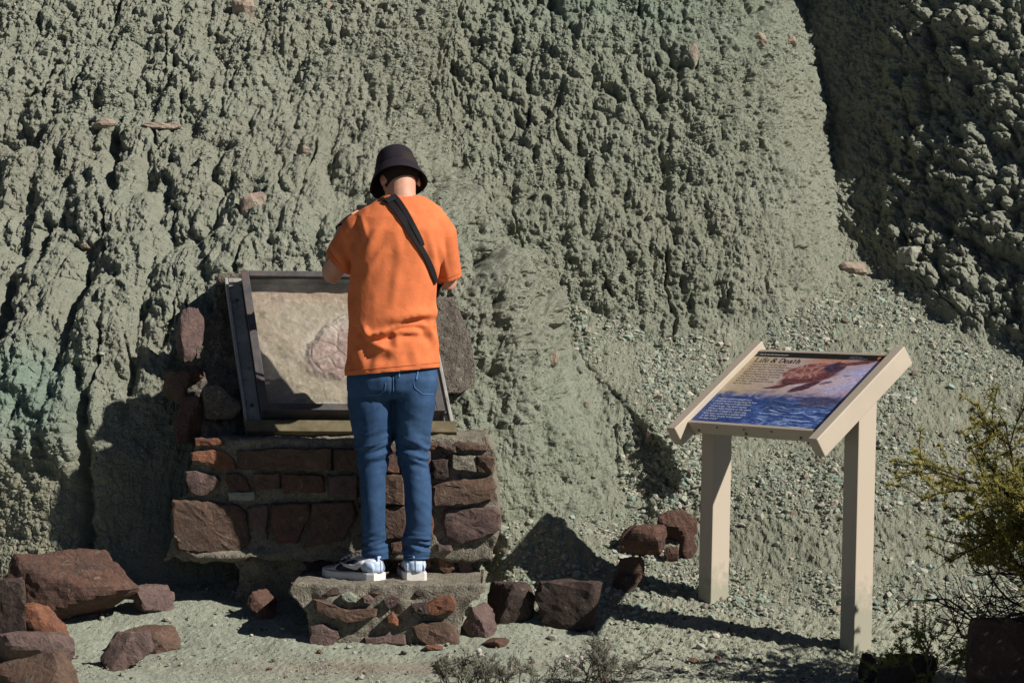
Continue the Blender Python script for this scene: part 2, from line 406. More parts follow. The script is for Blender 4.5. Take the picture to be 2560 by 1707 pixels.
# gravel fan, channel of loose stones
f1, f2 = worley(X, Z, .030, 121)
H += q4*(.009*(.6-f1)*sst(-.4, .3, fbm(X*5, Z*6, 131, 2))+.016*fbm(X*3, Z*5, 133, 2)+.002*crumb)
H += .012*fbm(X*2.2, Z*2.2, 141, 3)
gyx = np.gradient(Y0, axis=1)/np.gradient(X, axis=1); gyz = np.gradient(Y0, axis=0)/np.gradient(Z, axis=0)
nl = np.sqrt(gyx**2+1+gyz**2)
NX, NY, NZ = np.clip(gyx/nl, -.75, .75)*.8, -np.ones_like(nl)*.95, gyz/nl*(.25+.5*q4)
fadeout = sst(6., 3.6, np.abs(X))*sst(6, 3.6, Z)
H *= .25+.75*fadeout
HX, HY, HZ = X+NX*H, Y0+NY*H, Z+NZ*H
# claystone colours
g = np.array([.298, .310, .250]); tint = np.ones(X.shape+(4,)); tint[..., :3] = g
def mixc(w, c):
    w = np.clip(w, 0, 1)[..., None]; tint[..., :3] = tint[..., :3]*(1-w)+np.array(c)*w
mixc(.55*sst(-.3, .5, fbm(X*.7, Z*1.6, 151, 3)), (.280, .275, .22))
mixc(.9*blob(95, 930, 110, 110)+.45*blob(60, 870, 120, 60), (.245, .318, .262))
mixc(.75*blob(1350, 20, 220, 70)+.6*blob(1600, 60, 200, 90), (.24, .305, .25))
mixc(.85*bankz*sst(1020, 1110, PY), (.330, .318, .235))
mixc(.7*spur*sst(1000, 1120, PY)*sst(1330, 1180, PX), (.325, .325, .240))
mixc(.55*spur, (.275, .305, .235))
mixc(.5*q4, (.275, .285, .215))
mixc(.35*q2*fade2, (.205, .22, .16))
hill = obj('hillside', mesh_np('hillside', np.stack([HX, HY, HZ], -1).reshape(-1, 3), grid_faces(*X.shape), M_CLAY, False, {'tint': tint.reshape(-1, 4)}))
tag(hill, 'tall green claystone badland slope with knobs, flutes and a dark gully', None, None, 'structure')

# ------------------------------------------------------------------ the ground
def gz_np(x, y):
    t = y+.35
    z = np.where(t > 0, .25*t-.02*np.exp(-(t/.12)**2)*0, .02*t)
    z = np.where(t < .3, np.where(t > -.3, .02*t+.23*(t+.3)**2/1.2*1., z), z) if False else z
    z = .5*(.27*t+np.sqrt((.23*t)**2+.0012))-.0
    return z+.018*fbm(x*1.6, y*1.6, 161, 3)
def gz(x, y): return float(gz_np(np.array([x]), np.array([y]))[0])
ax_ = axis(-2.2, 2.35, .0068, -40, 40); ay_ = axis(-1.05, 1.15, .0085, -60, 1.6)
GX, GY = np.meshgrid(ax_, ay_)
GZ = gz_np(GX, GY)
GZ += .035*sst(.15, .6, GY)*np.clip(fbm(GX*4.5, GY*3, 163, 3), -.3, 1)
near = sst(6, 3, np.abs(GX))*sst(-6, -3, GY)
GZ = np.where(np.abs(GX) > 3, GZ*near, GZ)
rough_r = sst(.15, .75, GX+.3*gn(GX*3, GY*3, 4))
GZ += near*(.006*fbm(GX*7, GY*7, 171, 4)+.0035*crumb[0, 0]*0+(.003+.006*rough_r)*fbm(GX*24, GY*24, 173, 3, .6)+.0022*gn(GX*55, GY*55, 175))
f1, f2 = worley(GX, GY, .028, 177)
GZ += near*rough_r*.010*(.55-f1)
gt = np.ones(GX.shape+(4,)); gt[..., :3] = (.285, .305, .243)
w_ = (.6*rough_r)[..., None]; gt[..., :3] = gt[..., :3]*(1-w_)+np.array((.29, .295, .225))*w_
w_ = np.clip(.8*np.exp(-((GX+.5)/.6)**2-((GY+.55)/.12)**2), 0, 1)[..., None]; gt[..., :3] = gt[..., :3]*(1-w_)+np.array((.25, .205, .165))*w_
ground = obj('ground', mesh_np('ground', np.stack([GX, GY, GZ], -1).reshape(-1, 3), grid_faces(*GX.shape), M_SOIL, False, {'tint': gt.reshape(-1, 4)}))
tag(ground, 'bare pale clay ground littered with grit', None, None, 'structure')
hill_bvh = BVHTree.FromPolygons([tuple(v) for v in np.stack([HX, HY, HZ], -1)[::3, ::3].reshape(-1, 3)],
                                [tuple(f) for f in grid_faces(*X[::3, ::3].shape).tolist()])
def on_ground(px, py):
    """depth at which the ground shows at a measured picture position"""
    lo, hi = -1.2, 2.5
    for _ in range(40):
        m = (lo+hi)/2; p = W(px, py, m)
        if p.z > gz(p.x, m): lo = m
        else: hi = m
    p = W(px, py, lo); return Vector((p.x, lo, gz(p.x, lo)))
def on_hill(px, py):
    o = Vector((0, -D, CH)); d = (W(px, py, 0)-o).normalized()
    h = hill_bvh.ray_cast(o, d)
    return h[0], h[1]

# ------------------------------------------------------------------ rocks
def ico(sub):
    bm = bmesh.new(); bmesh.ops.create_icosphere(bm, subdivisions=sub, radius=1)
    V = np.array([v.co[:] for v in bm.verts]); F = np.array([[v.index for v in f.verts] for f in bm.faces]); bm.free(); return V, F
ICO = {k: ico(k) for k in (1, 2, 3, 4, 5)}
def rock_np(w, d, h, seed, planes=13, sub=4, rough=.035, flat=.0, freq=2.2):
    rs = np.random.RandomState(seed); V, F = ICO[sub]
    n = rs.normal(size=(planes, 3)); n /= np.linalg.norm(n, axis=1)[:, None]
    n = np.concatenate([n, [[0, 0, 1], [0, 0, -1]]]); dd = np.concatenate([rs.uniform(.50, .95, planes), [.8-flat, .85]])
    dots = V@n.T; r = np.where(dots > .05, dd/np.maximum(dots, .05), 9.).min(1)
    r = np.minimum(r, 1.25)
    P = V*r[:, None]
    nz = np.array([mnoise.fractal(Vector(p*freq)+Vector((seed*1.7, 0, seed)), .8, 2.1, 5) for p in P])
    P = P*(1+rough*nz[:, None]*1.6)
    lo, hi = P.min(0), P.max(0); P = (P-(lo+hi)/2)/(hi-lo)*np.array([w, d, h])
    return P, F
def rock(name, bbox, mat, seed, depth=None, dk=.8, rz=0, tilt=0, parent=None, label=None, cat='rock', group=None, sub=4, sink=.20, planes=13, rough=.035, flat=0., y=None):
    x0, y0, x1, y1 = bbox
    if y is None:
        b = on_ground((x0+x1)/2, y1); hp = on_hill((x0+x1)/2, y1)[0]; yy = (min(b.y, hp.y) if hp is not None else b.y)-.01
    else: yy = y
    a = W(x0, y0, yy); c = W(x1, y1, yy); w = c.x-a.x; h = (a.z-c.z)
    d = depth or w*dk
    P, F = rock_np(w, d, h*(1+sink), seed, planes, sub, rough, flat)
    ct, st = math.cos(tilt), math.sin(tilt)
    P = np.stack([P[:, 0]*ct-P[:, 2]*st, P[:, 1], P[:, 0]*st+P[:, 2]*ct], -1)
    lo, hi = P.min(0), P.max(0); P = P*np.array([w, d, h*(1+sink)])/(hi-lo)
    me = mesh_np(name, P, F, mat, False)
    ctr = Vector(((a.x+c.x)/2, yy+(d*.35 if y is None else 0), (a.z+c.z)/2-h*sink/2))
    o = obj(name, me, parent, None, ctr)
    if label: tag(o, label, cat, group)
    return o

# outlined stones (in a wall face) and slabs
def outline_stone(name, pts, y, proud, mat, parent, seed, back=.05, tilt=(0, 0), bulge=.25, jag=.05):
    """a masonry stone whose measured outline is given; front face broken, sides running back into the mortar"""
    rs = random.Random(seed)
    P = [W(*p, y) for p in pts]
    c = sum(P, Vector())/len(P); size = max((p-c).length for p in P)
    ring = []
    n = len(P)
    for i in range(n):
        a, b = P[i], P[(i+1) % n]; k = max(1, int((b-a).length/(.022)))
        for j in range(k):
            q = a.lerp(b, j/k)
            if j: q += Vector((rs.uniform(-1, 1), 0, rs.uniform(-1, 1)))*.004
            ring.append(q)
    V = []; F = []; m = len(ring)
    def put(f, dy, jit):
        for q in ring:
            r_ = q-c; p = c+r_*f
            nz = mnoise.fractal(Vector((p.x*14+seed, p.z*14, 0)), .7, 2, 3)
            V.append(Vector((p.x+rs.uniform(-jit, jit), y+dy+tilt[0]*r_.x*f+tilt[1]*r_.z*f-nz*jit*1.8, p.z+rs.uniform(-jit, jit))))
    put(1.07, back, 0); put(1.05, -proud*.3, .001); put(1.025, -proud*.85, .002); put(.95, -proud*1.05, .003); put(.66, -proud*(1+bulge*.5), .004); put(.32, -proud*(1+bulge*.6), .004)
    V.append(Vector((c.x, y-proud*(1+bulge), c.z)))
    for r_ in range(5):
        for i in range(m):
            j = (i+1) % m; F.append((r_*m+i, r_*m+j, (r_+1)*m+j, (r_+1)*m+i))
    for i in range(m): F.append((5*m+i, 5*m+(i+1) % m, 6*m))
    bm = bmesh.new(); bm.from_mesh(poly_mesh('t', V, F)); bmesh.ops.recalc_face_normals(bm, faces=bm.faces)
    return obj(name, bm, parent, mat)
def row_mass(name, left, right, y_front, y_back, mat, parent, seed, rough=.012, step=.014, top_rough=.01, lip=None):
    """a lump of mortar or concrete: rows from bottom to top with measured left and right edges"""
    L = np.array([[*W(a, b, y_front)] for a, b in left]); Rr = np.array([[*W(a, b, y_front)] for a, b in right])
    L = L[np.argsort(L[:, 2])]; Rr = Rr[np.argsort(Rr[:, 2])]
    z0 = min(L[0, 2], Rr[0, 2]); z1 = max(L[-1, 2], Rr[-1, 2]); nz = int((z1-z0)/step)+2
    zs = np.linspace(z0, z1, nz); xl = np.interp(zs, L[:, 2], L[:, 0]); xr = np.interp(zs, Rr[:, 2], Rr[:, 0])
    nx = int((xr-xl).max()/step)+2; nb = 5
    # go round: back-left side, front, back-right side
    s = np.concatenate([np.zeros(nb), np.linspace(0, 1, nx), np.ones(nb)])
    dpt = np.concatenate([np.linspace(1, .02, nb), np.zeros(nx), np.linspace(.02, 1, nb)])
    SS, ZZ = np.meshgrid(s, zs); DD = np.meshgrid(dpt, zs)[0]
    XX = xl[:, None]*(1-SS)+xr[:, None]*SS
    YY = y_front+DD*(y_back-y_front)
    nf = fbm(XX*11+DD*3, ZZ*11, seed, 4, .6); n2 = fbm(XX*11+DD*3, ZZ*11, seed+5, 4, .6)
    YY = YY-rough*nf*(DD < .9); XX = XX+rough*.8*n2*np.where(SS < .5, 1, -1)*np.where((SS < .02) | (SS > .98), 1, .2)
    ZZ = ZZ+top_rough*fbm(XX*8, YY*8, seed+9, 3)*((ZZ-z0)/(z1-z0))+1.6*top_rough*fbm(XX*9, YY*9, seed+19, 3)*(1-(ZZ-z0)/(z1-z0))**3
    if lip is not None: YY = YY-lip(ZZ, XX)*(DD < .9)
    V = np.stack([XX, YY, ZZ], -1).reshape(-1, 3); ny, nxx = XX.shape
    F = grid_faces(ny, nxx).tolist()
    Vt = V.tolist(); top = [(ny-1)*nxx+i for i in range(nxx)]; bot = list(range(nxx))
    # top and bottom caps as strips towards the back
    for edge in (top, bot):
        prev = list(edge); m_ = max(2, int((y_back-y_front)/.016)) if edge is top else 2
        E0 = [list(Vt[i]) for i in edge]
        for k in range(1, m_+1):
            cur = []
            for q in E0:
                yy = q[1]+(y_back-q[1])*k/m_; cur.append(len(Vt))
                Vt.append([q[0], yy, q[2]+((.55*rough*mnoise.fractal(Vector((q[0]*16, yy*16, seed)), .8, 2.1, 4)+.004) if edge is top else 0)])
            for i in range(len(edge)-1): F.append([prev[i], prev[i+1], cur[i+1], cur[i]])
            prev = cur
    bm = bmesh.new(); bm.from_mesh(poly_mesh('t', Vt, F, None, True)); bmesh.ops.recalc_face_normals(bm, faces=bm.faces)
    return obj(name, bm, parent, mat)
def z4(pts): return [((360+a*.39966)/K, (1060+b*.39966)/K) for a, b in pts]

# --- the stone plinth that carries the case
plinth = empty('stone_plinth', (0, 0, 0), 'mortared red and brown stone plinth behind the man, carrying the fossil case', 'stone plinth')
WY = .20
row_mass('mortar', z4([(110, 850), (150, 800), (200, 700), (200, 470), (280, 440), (285, 290), (330, 100)]), z4([(2180, 800), (2215, 740), (2220, 500), (2190, 320), (2190, 170), (2150, 120)]),
         WY, .85, M_MORTAR, plinth, 11, .010, .014, .012,
         lip=lambda z, x: .05*np.exp(-((z-(.35+.10*sst(-1.30, -1.42, x)))/.024)**2)*sst(-.85, -1.05, x)*(1+.3*gn(x*9, z*9, 3))+.008*np.exp(-((z-.36)/.03)**2))
WALL = [
 ('o', [(325, 90), (470, 88), (495, 105), (490, 128), (330, 135)]), ('o', [(300, 180), (340, 165), (500, 168), (560, 215), (575, 275), (500, 290), (420, 262), (380, 240), (305, 225)]),
 ('p', [(270, 295), (330, 292), (440, 315), (475, 350), (450, 400), (360, 450), (300, 420), (268, 340)]), ('r', [(520, 310), (590, 305), (640, 340), (665, 400), (640, 412), (545, 405), (520, 360)]),
 ('b', [(590, 168), (860, 150), (1165, 155), (1165, 285), (850, 290), (595, 280)]), ('w', [(535, 425), (690, 420), (700, 440), (695, 470), (540, 475)]),
 ('b', [(195, 478), (440, 492), (590, 515), (635, 560), (655, 720), (600, 800), (420, 802), (220, 780), (192, 690), (185, 560)]),
 ('p', [(650, 530), (700, 505), (775, 500), (780, 560), (765, 640), (775, 715), (720, 670), (670, 600)]),
 ('b', [(690, 310), (845, 302), (850, 400), (705, 410)]), ('r', [(872, 312), (1110, 320), (1130, 420), (882, 432)]), ('r', [(800, 500), (1030, 490), (1040, 560), (960, 740), (840, 740), (800, 640)]),
 ('b', [(1060, 495), (1300, 485), (1325, 560), (1250, 720), (1000, 770), (1040, 640)]), ('p', [(1150, 320), (1330, 315), (1335, 455), (1160, 450)]), ('b', [(1190, 160), (1340, 160), (1340, 290), (1195, 285)]),
 ('r', [(1365, 150), (1600, 165), (1600, 300), (1370, 295)]), ('b', [(1365, 320), (1625, 320), (1625, 500), (1360, 490)]), ('b', [(1350, 515), (1640, 515), (1640, 710), (1400, 720)]),
 ('r', [(1550, 740), (1610, 730), (1615, 795), (1550, 795)]), ('b', [(1645, 320), (1790, 320), (1795, 500), (1650, 500)]), ('p', [(1640, 160), (1790, 165), (1785, 300), (1645, 300)]),
 ('r', [(1670, 530), (1800, 530), (1810, 710), (1680, 720)]),
 ('o', [(1765, 122), (1828, 128), (1830, 152), (1770, 152)]), ('p', [(1848, 130), (1950, 128), (1955, 172), (1880, 168)]), ('b', [(1935, 128), (1970, 106), (2140, 130), (2145, 162), (2000, 165)]),
 ('d', [(1805, 225), (1905, 220), (1905, 330), (1880, 350), (1815, 340)]), ('m', [(1930, 192), (2080, 195), (2080, 296), (1930, 270)]), ('b', [(2085, 195), (2150, 195), (2190, 210), (2182, 300), (2090, 298)]),
 ('b', [(1815, 390), (1900, 362), (2170, 325), (2195, 400), (2170, 470), (2050, 495), (1815, 508)]),
 ('p', [(1880, 545), (2000, 525), (2190, 520), (2225, 560), (2220, 650), (2150, 690), (1980, 745), (1890, 700), (1870, 620)]),
 ('p', [(1830, 745), (1920, 755), (1930, 788), (1840, 790)]),
]
MM = {'o': M_ORANGE, 'r': M_RED, 'b': M_BROWN, 'p': M_PURPLE, 'd': M_DARK, 'w': M_PALE, 'm': M_MORTAR}
for i, (k, pts) in enumerate(WALL):
    rs = random.Random(i)
    outline_stone('stone', z4(pts), WY-.006, .022+.012*rs.random(), MM[k], plinth, 40+i, .05, (rs.uniform(-.12, .12), rs.uniform(-.15, .1)))
outline_stone('stone', z4([(1840, 820), (1900, 800), (1945, 820), (1945, 900), (1900, 935), (1850, 900)]), .265, .05, M_BROWN, plinth, 91, .2)
for k_, (q_, m_) in enumerate((([(1550, 800), (1620, 790), (1640, 900), (1570, 930)], M_RED), ([(1700, 800), (1790, 790), (1800, 880), (1720, 930)], M_BROWN), ([(1960, 840), (2050, 830), (2060, 930), (1980, 950)], M_PURPLE), ([(1000, 860), (1160, 850), (1190, 930), (1060, 950)], M_DARK))):
    outline_stone('stone', z4(q_), .265, .03, m_, plinth, 95+k_, .1)
# footing below the plinth, overhung and in shade
footing = row_mass('footing', z4([(560, 1250), (560, 1050), (600, 950), (520, 770)]), z4([(2080, 1250), (2090, 1000), (2130, 770)]), .27, .9, M_MORTAR, plinth, 15, .02)

# --- the stone step under the man's feet
step = empty('stone_step', (0, 0, 0), 'low mortared stone step the man in orange stands on', 'stone step')
SY = -.20
row_mass('mortar', z4([(1050, 1420), (1040, 1300), (1015, 1180), (950, 1100), (905, 1045), (930, 1007)]), z4([(1960, 1420), (1975, 1290), (2000, 1170), (2080, 1080), (2140, 1040), (2110, 1007)]),
         SY, .34, M_MORTAR, step, 21, .010, .013, .004, lip=None)
STEP = [
 ('w', [(1240, 1060), (1290, 1045), (1335, 1075), (1325, 1110), (1280, 1110), (1245, 1090)], 0), ('p', [(1370, 1075), (1410, 1065), (1440, 1090), (1420, 1120), (1380, 1110)], 0),
 ('p', [(1505, 1090), (1560, 1065), (1605, 1080), (1570, 1130), (1535, 1150), (1515, 1120)], 0), ('o', [(1770, 1125), (1830, 1080), (1920, 1065), (1950, 1110), (1945, 1160), (1830, 1190), (1790, 1180)], 0),
 ('d', [(1680, 1122), (1765, 1112), (1785, 1183), (1700, 1175)], 0), ('b', [(1070, 1095), (1200, 1125), (1280, 1160), (1350, 1150), (1455, 1150), (1450, 1190), (1380, 1215), (1280, 1230), (1130, 1185), (1080, 1150)], 0),
 ('o', [(1520, 1200), (1555, 1175), (1590, 1215), (1590, 1250), (1530, 1245)], 0), ('b', [(1685, 1260), (1750, 1230), (1890, 1235), (1945, 1270), (1970, 1370), (1780, 1372), (1700, 1320)], 0),
 ('p', [(1045, 1265), (1120, 1245), (1215, 1280), (1220, 1330), (1170, 1390), (1045, 1385)], 0), ('p', [(1385, 1330), (1630, 1310), (1635, 1370), (1390, 1375)], 0), ('b', [(1320, 1385), (1450, 1380), (1450, 1405), (1330, 1405)], 0),
]
for i, (k, pts, dy) in enumerate(STEP):
    rs = random.Random(100+i)
    outline_stone('stone', z4(pts), SY+.004, .026+.014*rs.random(), MM[k], step, 140+i, .06, (rs.uniform(-.1, .1), rs.uniform(-.1, .15)))
for i, (x0, x1, yc, dd, mt) in enumerate([(930, 1120, -.10, .18, 'p'), (1115, 1295, -.155, .11, 'd'), (1300, 1620, -.15, .12, 'b'), (1660, 1860, -.155, .11, 'd'), (1880, 2080, -.14, .12, 'b'), (1400, 1700, .10, .14, 'b'), (1780, 2000, .06, .15, 'p'), (1150, 1380, .10, .16, 'b')]):
    P, F = rock_np((x1-x0)*.39966/615, dd, .045, 300+i, 16, 3, .03, .25)
    obj('slab', mesh_np('slab', P, F, MM[mt]), step, None, ((360+(x0+x1)/2*.39966-1280)/615, yc, .252))

# --- loose rocks
rock('boulder', (5, 1268, 312, 1440), M_RED, 4, depth=.30, label='largest red boulder of the heap by the left edge of the clearing', cat='boulder', sub=5, planes=10, rough=.05, flat=.1, sink=.1)
RK = [
 ((-40, 1330, 62, 1500), M_DARK, 3, 'dark broken rock leaning on the largest boulder, cut off by the picture edge', .9),
 ((60, 1310, 80, 1420), M_PURPLE, 61, None, .6),
 ((25, 1385, 155, 1500), M_ORANGE, 13, 'pointed orange-red wedge of rock standing before the largest boulder', .5),
 ((-30, 1455, 165, 1530), M_PURPLE, 9, 'long purplish slab lying on top of the lowest red rocks', .5),
 ((-30, 1500, 185, 1620), M_BROWN, 27, 'red block with pale clay crust at the bottom of the heap', .6),
 ((300, 1345, 396, 1408), M_PURPLE, 34, 'flat purple flake of rock lying beside the largest boulder', .8),
 ((258, 1440, 412, 1497), M_BROWN, 21, 'rounded red slab lying behind the grey pointed stone', .6),
 ((222, 1450, 350, 1535), M_PURPLE, 35, 'grey-purple pointed stone in front of the rounded red slab', .6),
 ((562, 1355, 635, 1420), M_RED, 41, 'red stone tucked against the shaded left side of the step', .8),
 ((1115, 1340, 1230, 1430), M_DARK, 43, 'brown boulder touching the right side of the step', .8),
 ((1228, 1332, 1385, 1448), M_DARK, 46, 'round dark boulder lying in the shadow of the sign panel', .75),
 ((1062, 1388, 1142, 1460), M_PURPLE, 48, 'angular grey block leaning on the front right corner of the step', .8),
 ((1425, 1205, 1535, 1282), M_RED, 51, 'red-brown rock lying left of the further sign post', .7),
 ((1510, 1172, 1605, 1250), M_RED, 53, 'red rock half hidden behind the further sign post', .7),
 ((1560, 1228, 1602, 1280), M_RED, 55, 'small upright red stone touching the further sign post', .7),
 ((1418, 1278, 1482, 1350), M_BROWN, 58, 'brown pointed stone below the red-brown rock', .6),
 ((1408, 1320, 1462, 1358), M_DARK, 59, 'small dark stone at the foot of the brown pointed stone', .8),
 ((1525, 1255, 1560, 1290), M_RED, 63, 'small flat red chip between the rocks by the further post', .7),
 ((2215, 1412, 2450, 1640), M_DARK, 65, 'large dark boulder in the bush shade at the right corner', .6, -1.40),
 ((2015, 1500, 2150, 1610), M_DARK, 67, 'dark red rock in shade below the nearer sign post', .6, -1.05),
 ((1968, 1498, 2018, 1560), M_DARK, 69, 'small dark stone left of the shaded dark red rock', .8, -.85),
 ((1110, 1468, 1170, 1485), M_RED, 71, 'thin red chip lying flat in front of the grey block', .9),
 ((975, 1482, 1018, 1492), M_ORANGE, 73, 'tiny orange flake on the ground at the foot of the step', .9),
]
for bb, mt, sd, lb, dk, *yy in RK:
    if lb is None: continue
    rock('rock', bb, mt, sd, dk=dk, y=yy[0] if yy else None, label=lb, cat='rock', planes=8 if sd % 2 else 11, rough=.05)
# pinkish stones stuck in the slope
PK = [((532, -6, 585, 45), 'pink stone at the top edge of the slope, largest of those bedded there'), ((548, 440, 612, 500), 'pink crumbling knob jutting out above the concrete slab'), ((208, 272, 268, 296), 'flat pinkish stone capping a column high on the slope'),
      ((325, 282, 420, 300), 'long thin pinkish stone capping the fluted column beside it'), ((1570, 100, 1605, 150), 'slanting pink sliver high on the middle slope'), ((1718, 75, 1760, 105), 'pinkish stone near the top of the gully edge'),
      ((1800, 82, 1830, 105), 'small pink stone on the lip of the dark gully'), ((688, 335, 718, 352), 'small pinkish stone bedded left of the hat'), ((185, 555, 215, 572), 'small pinkish stone on the slope far left of the case'),
      ((1925, 600, 1990, 640), 'pinkish block fallen at the bottom of the dark gully'), ((2060, 565, 2120, 618), 'rounded clay boulder at the foot of the right slope'), ((740, 5, 775, 30), 'pale pink stone under the top edge, right of the largest pink stone'),
      ((1250, 798, 1284, 838), 'reddish crumbling stone at the head of the gravel bank')]
for i, (bb, lb) in enumerate(PK):
    p, n = on_hill((bb[0]+bb[2])/2, (bb[1]+bb[3])/2)
    if p is None: continue
    rock('slope_stone', bb, M_PALE if 'clay' in lb else M_PINK, 400+i, y=p.y-.0, dk=.8, label=lb, cat='stone', sub=3, rough=.09, planes=14)

# ------------------------------------------------------------------ gravel
def scatter(name, P, S, cols, seed, mat, label):
    rs = np.random.RandomState(seed); V0, F0 = ICO[1]; n = len(P); k = 6
    protos = []
    for i in range(k):
        v = V0*(1+.35*rs.uniform(-1, 1, (len(V0), 1))); protos.append(v)
    protos = np.array(protos)[rs.randint(0, k, n)]
    q = rs.normal(size=(n, 4)); q /= np.linalg.norm(q, axis=1)[:, None]; w, x, y, z = q.T
    Rm = np.stack([1-2*(y*y+z*z), 2*(x*y-z*w), 2*(x*z+y*w), 2*(x*y+z*w), 1-2*(x*x+z*z), 2*(y*z-x*w), 2*(x*z-y*w), 2*(y*z+x*w), 1-2*(x*x+y*y)], -1).reshape(n, 3, 3)
    A = protos*rs.uniform(.6, 1.2, (n, 1, 3))*S[:, None, None]
    V = np.einsum('nij,nkj->nki', Rm, A); V[..., 2] *= .8; V += P[:, None, :]
    F = F0[None]+(np.arange(n)*len(V0))[:, None, None]
    C = np.ones((n, len(V0), 4)); C[..., :3] = cols[:, None, :]
    o = obj(name, mesh_np(name, V.reshape(-1, 3), F.reshape(-1, 3), mat, False, {'tint': C.reshape(-1, 4)}))
    return tag(o, label, 'gravel', None, 'stuff')
tg = NT('loose_gravel'); M_GRAVEL = tg.fin(tg.mix(.6, attr(tg, 'tint'), tg.ramp(tg.noise(160, 3, .6, tg.coord('Object')), [(.3, .75), (.7, 1.2)]), 'MULTIPLY'), .95)
PALETTE = np.array([(.27, .29, .22), (.31, .31, .25), (.22, .255, .20), (.36, .34, .28), (.225, .285, .24), (.29, .25, .20), (.185, .20, .16)])
rs = np.random.RandomState(5)
cand = np.argwhere((q4 > .5) & (np.abs(PX-1800) < 700) & (PY > 560) & (PY < 1520))
dens = sst(-.5, .6, fbm(X*3, Z*4, 181, 3))
w_ = (.07+1.2*dens[cand[:, 0], cand[:, 1]])*(1+2.*np.exp(-((PX-1480-(PY-900)*.30)/75)**2)[cand[:, 0], cand[:, 1]]); w_ /= w_.sum()
idx = cand[rs.choice(len(cand), 26000, p=w_)]
P = np.stack([HX, HY, HZ], -1)[idx[:, 0], idx[:, 1]]+rs.uniform(-.004, .004, (26000, 3))
S = .0046*(1-rs.rand(26000)*.985)**-.42; S = np.minimum(S, .023)
C = PALETTE[rs.choice(7, 26000, p=[.26, .2, .16, .14, .1, .08, .06])]*rs.uniform(.8, 1.15, (26000, 1))
scatter('gravel', P, S, C, 7, M_GRAVEL, 'green and whitish gravel covering the fan below the slope')
# crumbs shed on the knobbly slope
cand = np.argwhere((upl+.6*midl+.6*q2+.5*q3+.7*spur+.5*bankz > .35) & (np.abs(PX-1176) < 1230) & (PY > -40) & (PY < 1290))
wc = (.12+sst(-.1, .6, fbm(X*2.6, Z*3, 187, 3))*(.4+1.2*upl+.8*q2*fade2))[cand[:, 0], cand[:, 1]]
idx = cand[rs.choice(len(cand), 19000, p=wc/wc.sum())]
P = np.stack([HX, HY, HZ], -1)[idx[:, 0], idx[:, 1]]; S = .0050*(1-rs.rand(19000)*.98)**-.30; S = np.minimum(S, .016)
C = np.array((.20, .213, .165))*rs.uniform(.8, 1.3, (19000, 1))*np.where(rs.rand(19000, 1) < .06, np.array([[1.35, 1.15, 1.05]]), 1.)
scatter('clay_crumbs', P, S, C, 8, M_GRAVEL, 'loose crumbs of green clay lying on the slope')
# grit on the ground
n = 13000; gxr = rs.uniform(-2.1, 2.3, n); gyr = rs.uniform(-1.0, .75, n)
keep = rs.rand(n) < (.12+.55*sst(-.2, .8, gxr)+.4*sst(0, .7, fbm(gxr*2, gyr*3, 191, 3)))
gxr, gyr = gxr[keep], gyr[keep]; n = len(gxr)
S = np.minimum(.0027*(1-rs.rand(n)*.988)**-.47, .018)
P = np.stack([gxr, gyr, gz_np(gxr, gyr)+S*.3+.002], -1)
C = np.concatenate([PALETTE, [(.12, .07, .05), (.07, .055, .05)]])[rs.choice(9, n, p=[.2, .16, .13, .1, .06, .08, .07, .12, .08])]*rs.uniform(.8, 1.15, (n, 1))
scatter('grit', P, S, C, 9, M_GRAVEL, 'grit and pebbles strewn over the bare ground')
# larger stones of the fan one by one
rs = np.random.RandomState(15)
spots = [(1495, 1000, 40), (1420, 985, 30), (1460, 1090, 26), (1480, 1130, 24), (1450, 1020, 22), (1540, 1010, 26), (1395, 905, 24), (1370, 870, 22), (1345, 930, 20), (1330, 850, 22), (1950, 620, 34), (1930, 660, 26), (1975, 655, 24), (1960, 690, 26), (1905, 700, 20), (1940, 740, 30), (2010, 720, 22),
         (1500, 1160, 30), (1520, 1110, 22), (1590, 1120, 18), (1555, 1180, 20), (2165, 1425, 36), (2135, 1360, 24), (2090, 1390, 24), (2215, 1395, 26), (2100, 860, 24), (2180, 1330, 22), (2050, 1340, 20), (2250, 1300, 20), (1830, 1480, 16), (1790, 1440, 16), (1745, 1410, 16), (1700, 1140, 16), (1820, 1180, 16), (1880, 1060, 16), (2130, 1180, 18), (2210, 1130, 18)]
for i in range(70): spots.append((rs.uniform(1560, 2340), rs.uniform(680, 1400), rs.uniform(11, 17)))
protos = []
for i in range(5):
    P, F = rock_np(1, .8, .75, 500+i, 11, 2, .05); protos.append(mesh_np('stone', P, F, M_PALE if i % 3 else M_PINK))
for i, (a, b, s) in enumerate(spots):
    p, n = on_hill(a, b)
    gp = on_ground(a, b) if b > 1150 else None
    if gp is not None and (p is None or gp.y < p.y): p = gp
    if p is None: continue
    o = obj('loose_stone', protos[i % 5], None, None, p)
    sc = s*K*(D+p.y)/FPX; o.scale = (sc*rs.uniform(.8, 1.2), sc, sc*rs.uniform(.7, 1.0)); o.rotation_euler = tuple(rs.uniform(0, 6.28, 3))
    tone = 'pale' if i % 5 % 3 else 'pinkish'; size = 'largest' if s > 29 else ('middling' if s > 21 else 'small')
    if a < 1380: where = 'in the upper gravel channel below the cut bank'
    elif a < 1490 and b < 1040: where = 'in the middle of the gravel channel left of the sign'
    elif a < 1620: where = 'in the rubble behind the red rocks left of the sign' if b > 1040 else 'at the lower end of the cut bank left of the sign'
    elif b < 780: where = 'at the foot of the dark gully' if a > 1880 else 'on the fan just under the middle slope'
    elif a < 1950: where = 'between the two sign posts' if b > 1000 else 'on the fan behind the sign panel'
    else: where = 'on the fan right of the nearer sign post, behind the bush' if b > 1000 else 'on the upper fan above the bush'
    tag(o, f'{size} {tone} loose stone {where}', 'stone', 'loose stones among the gravel')

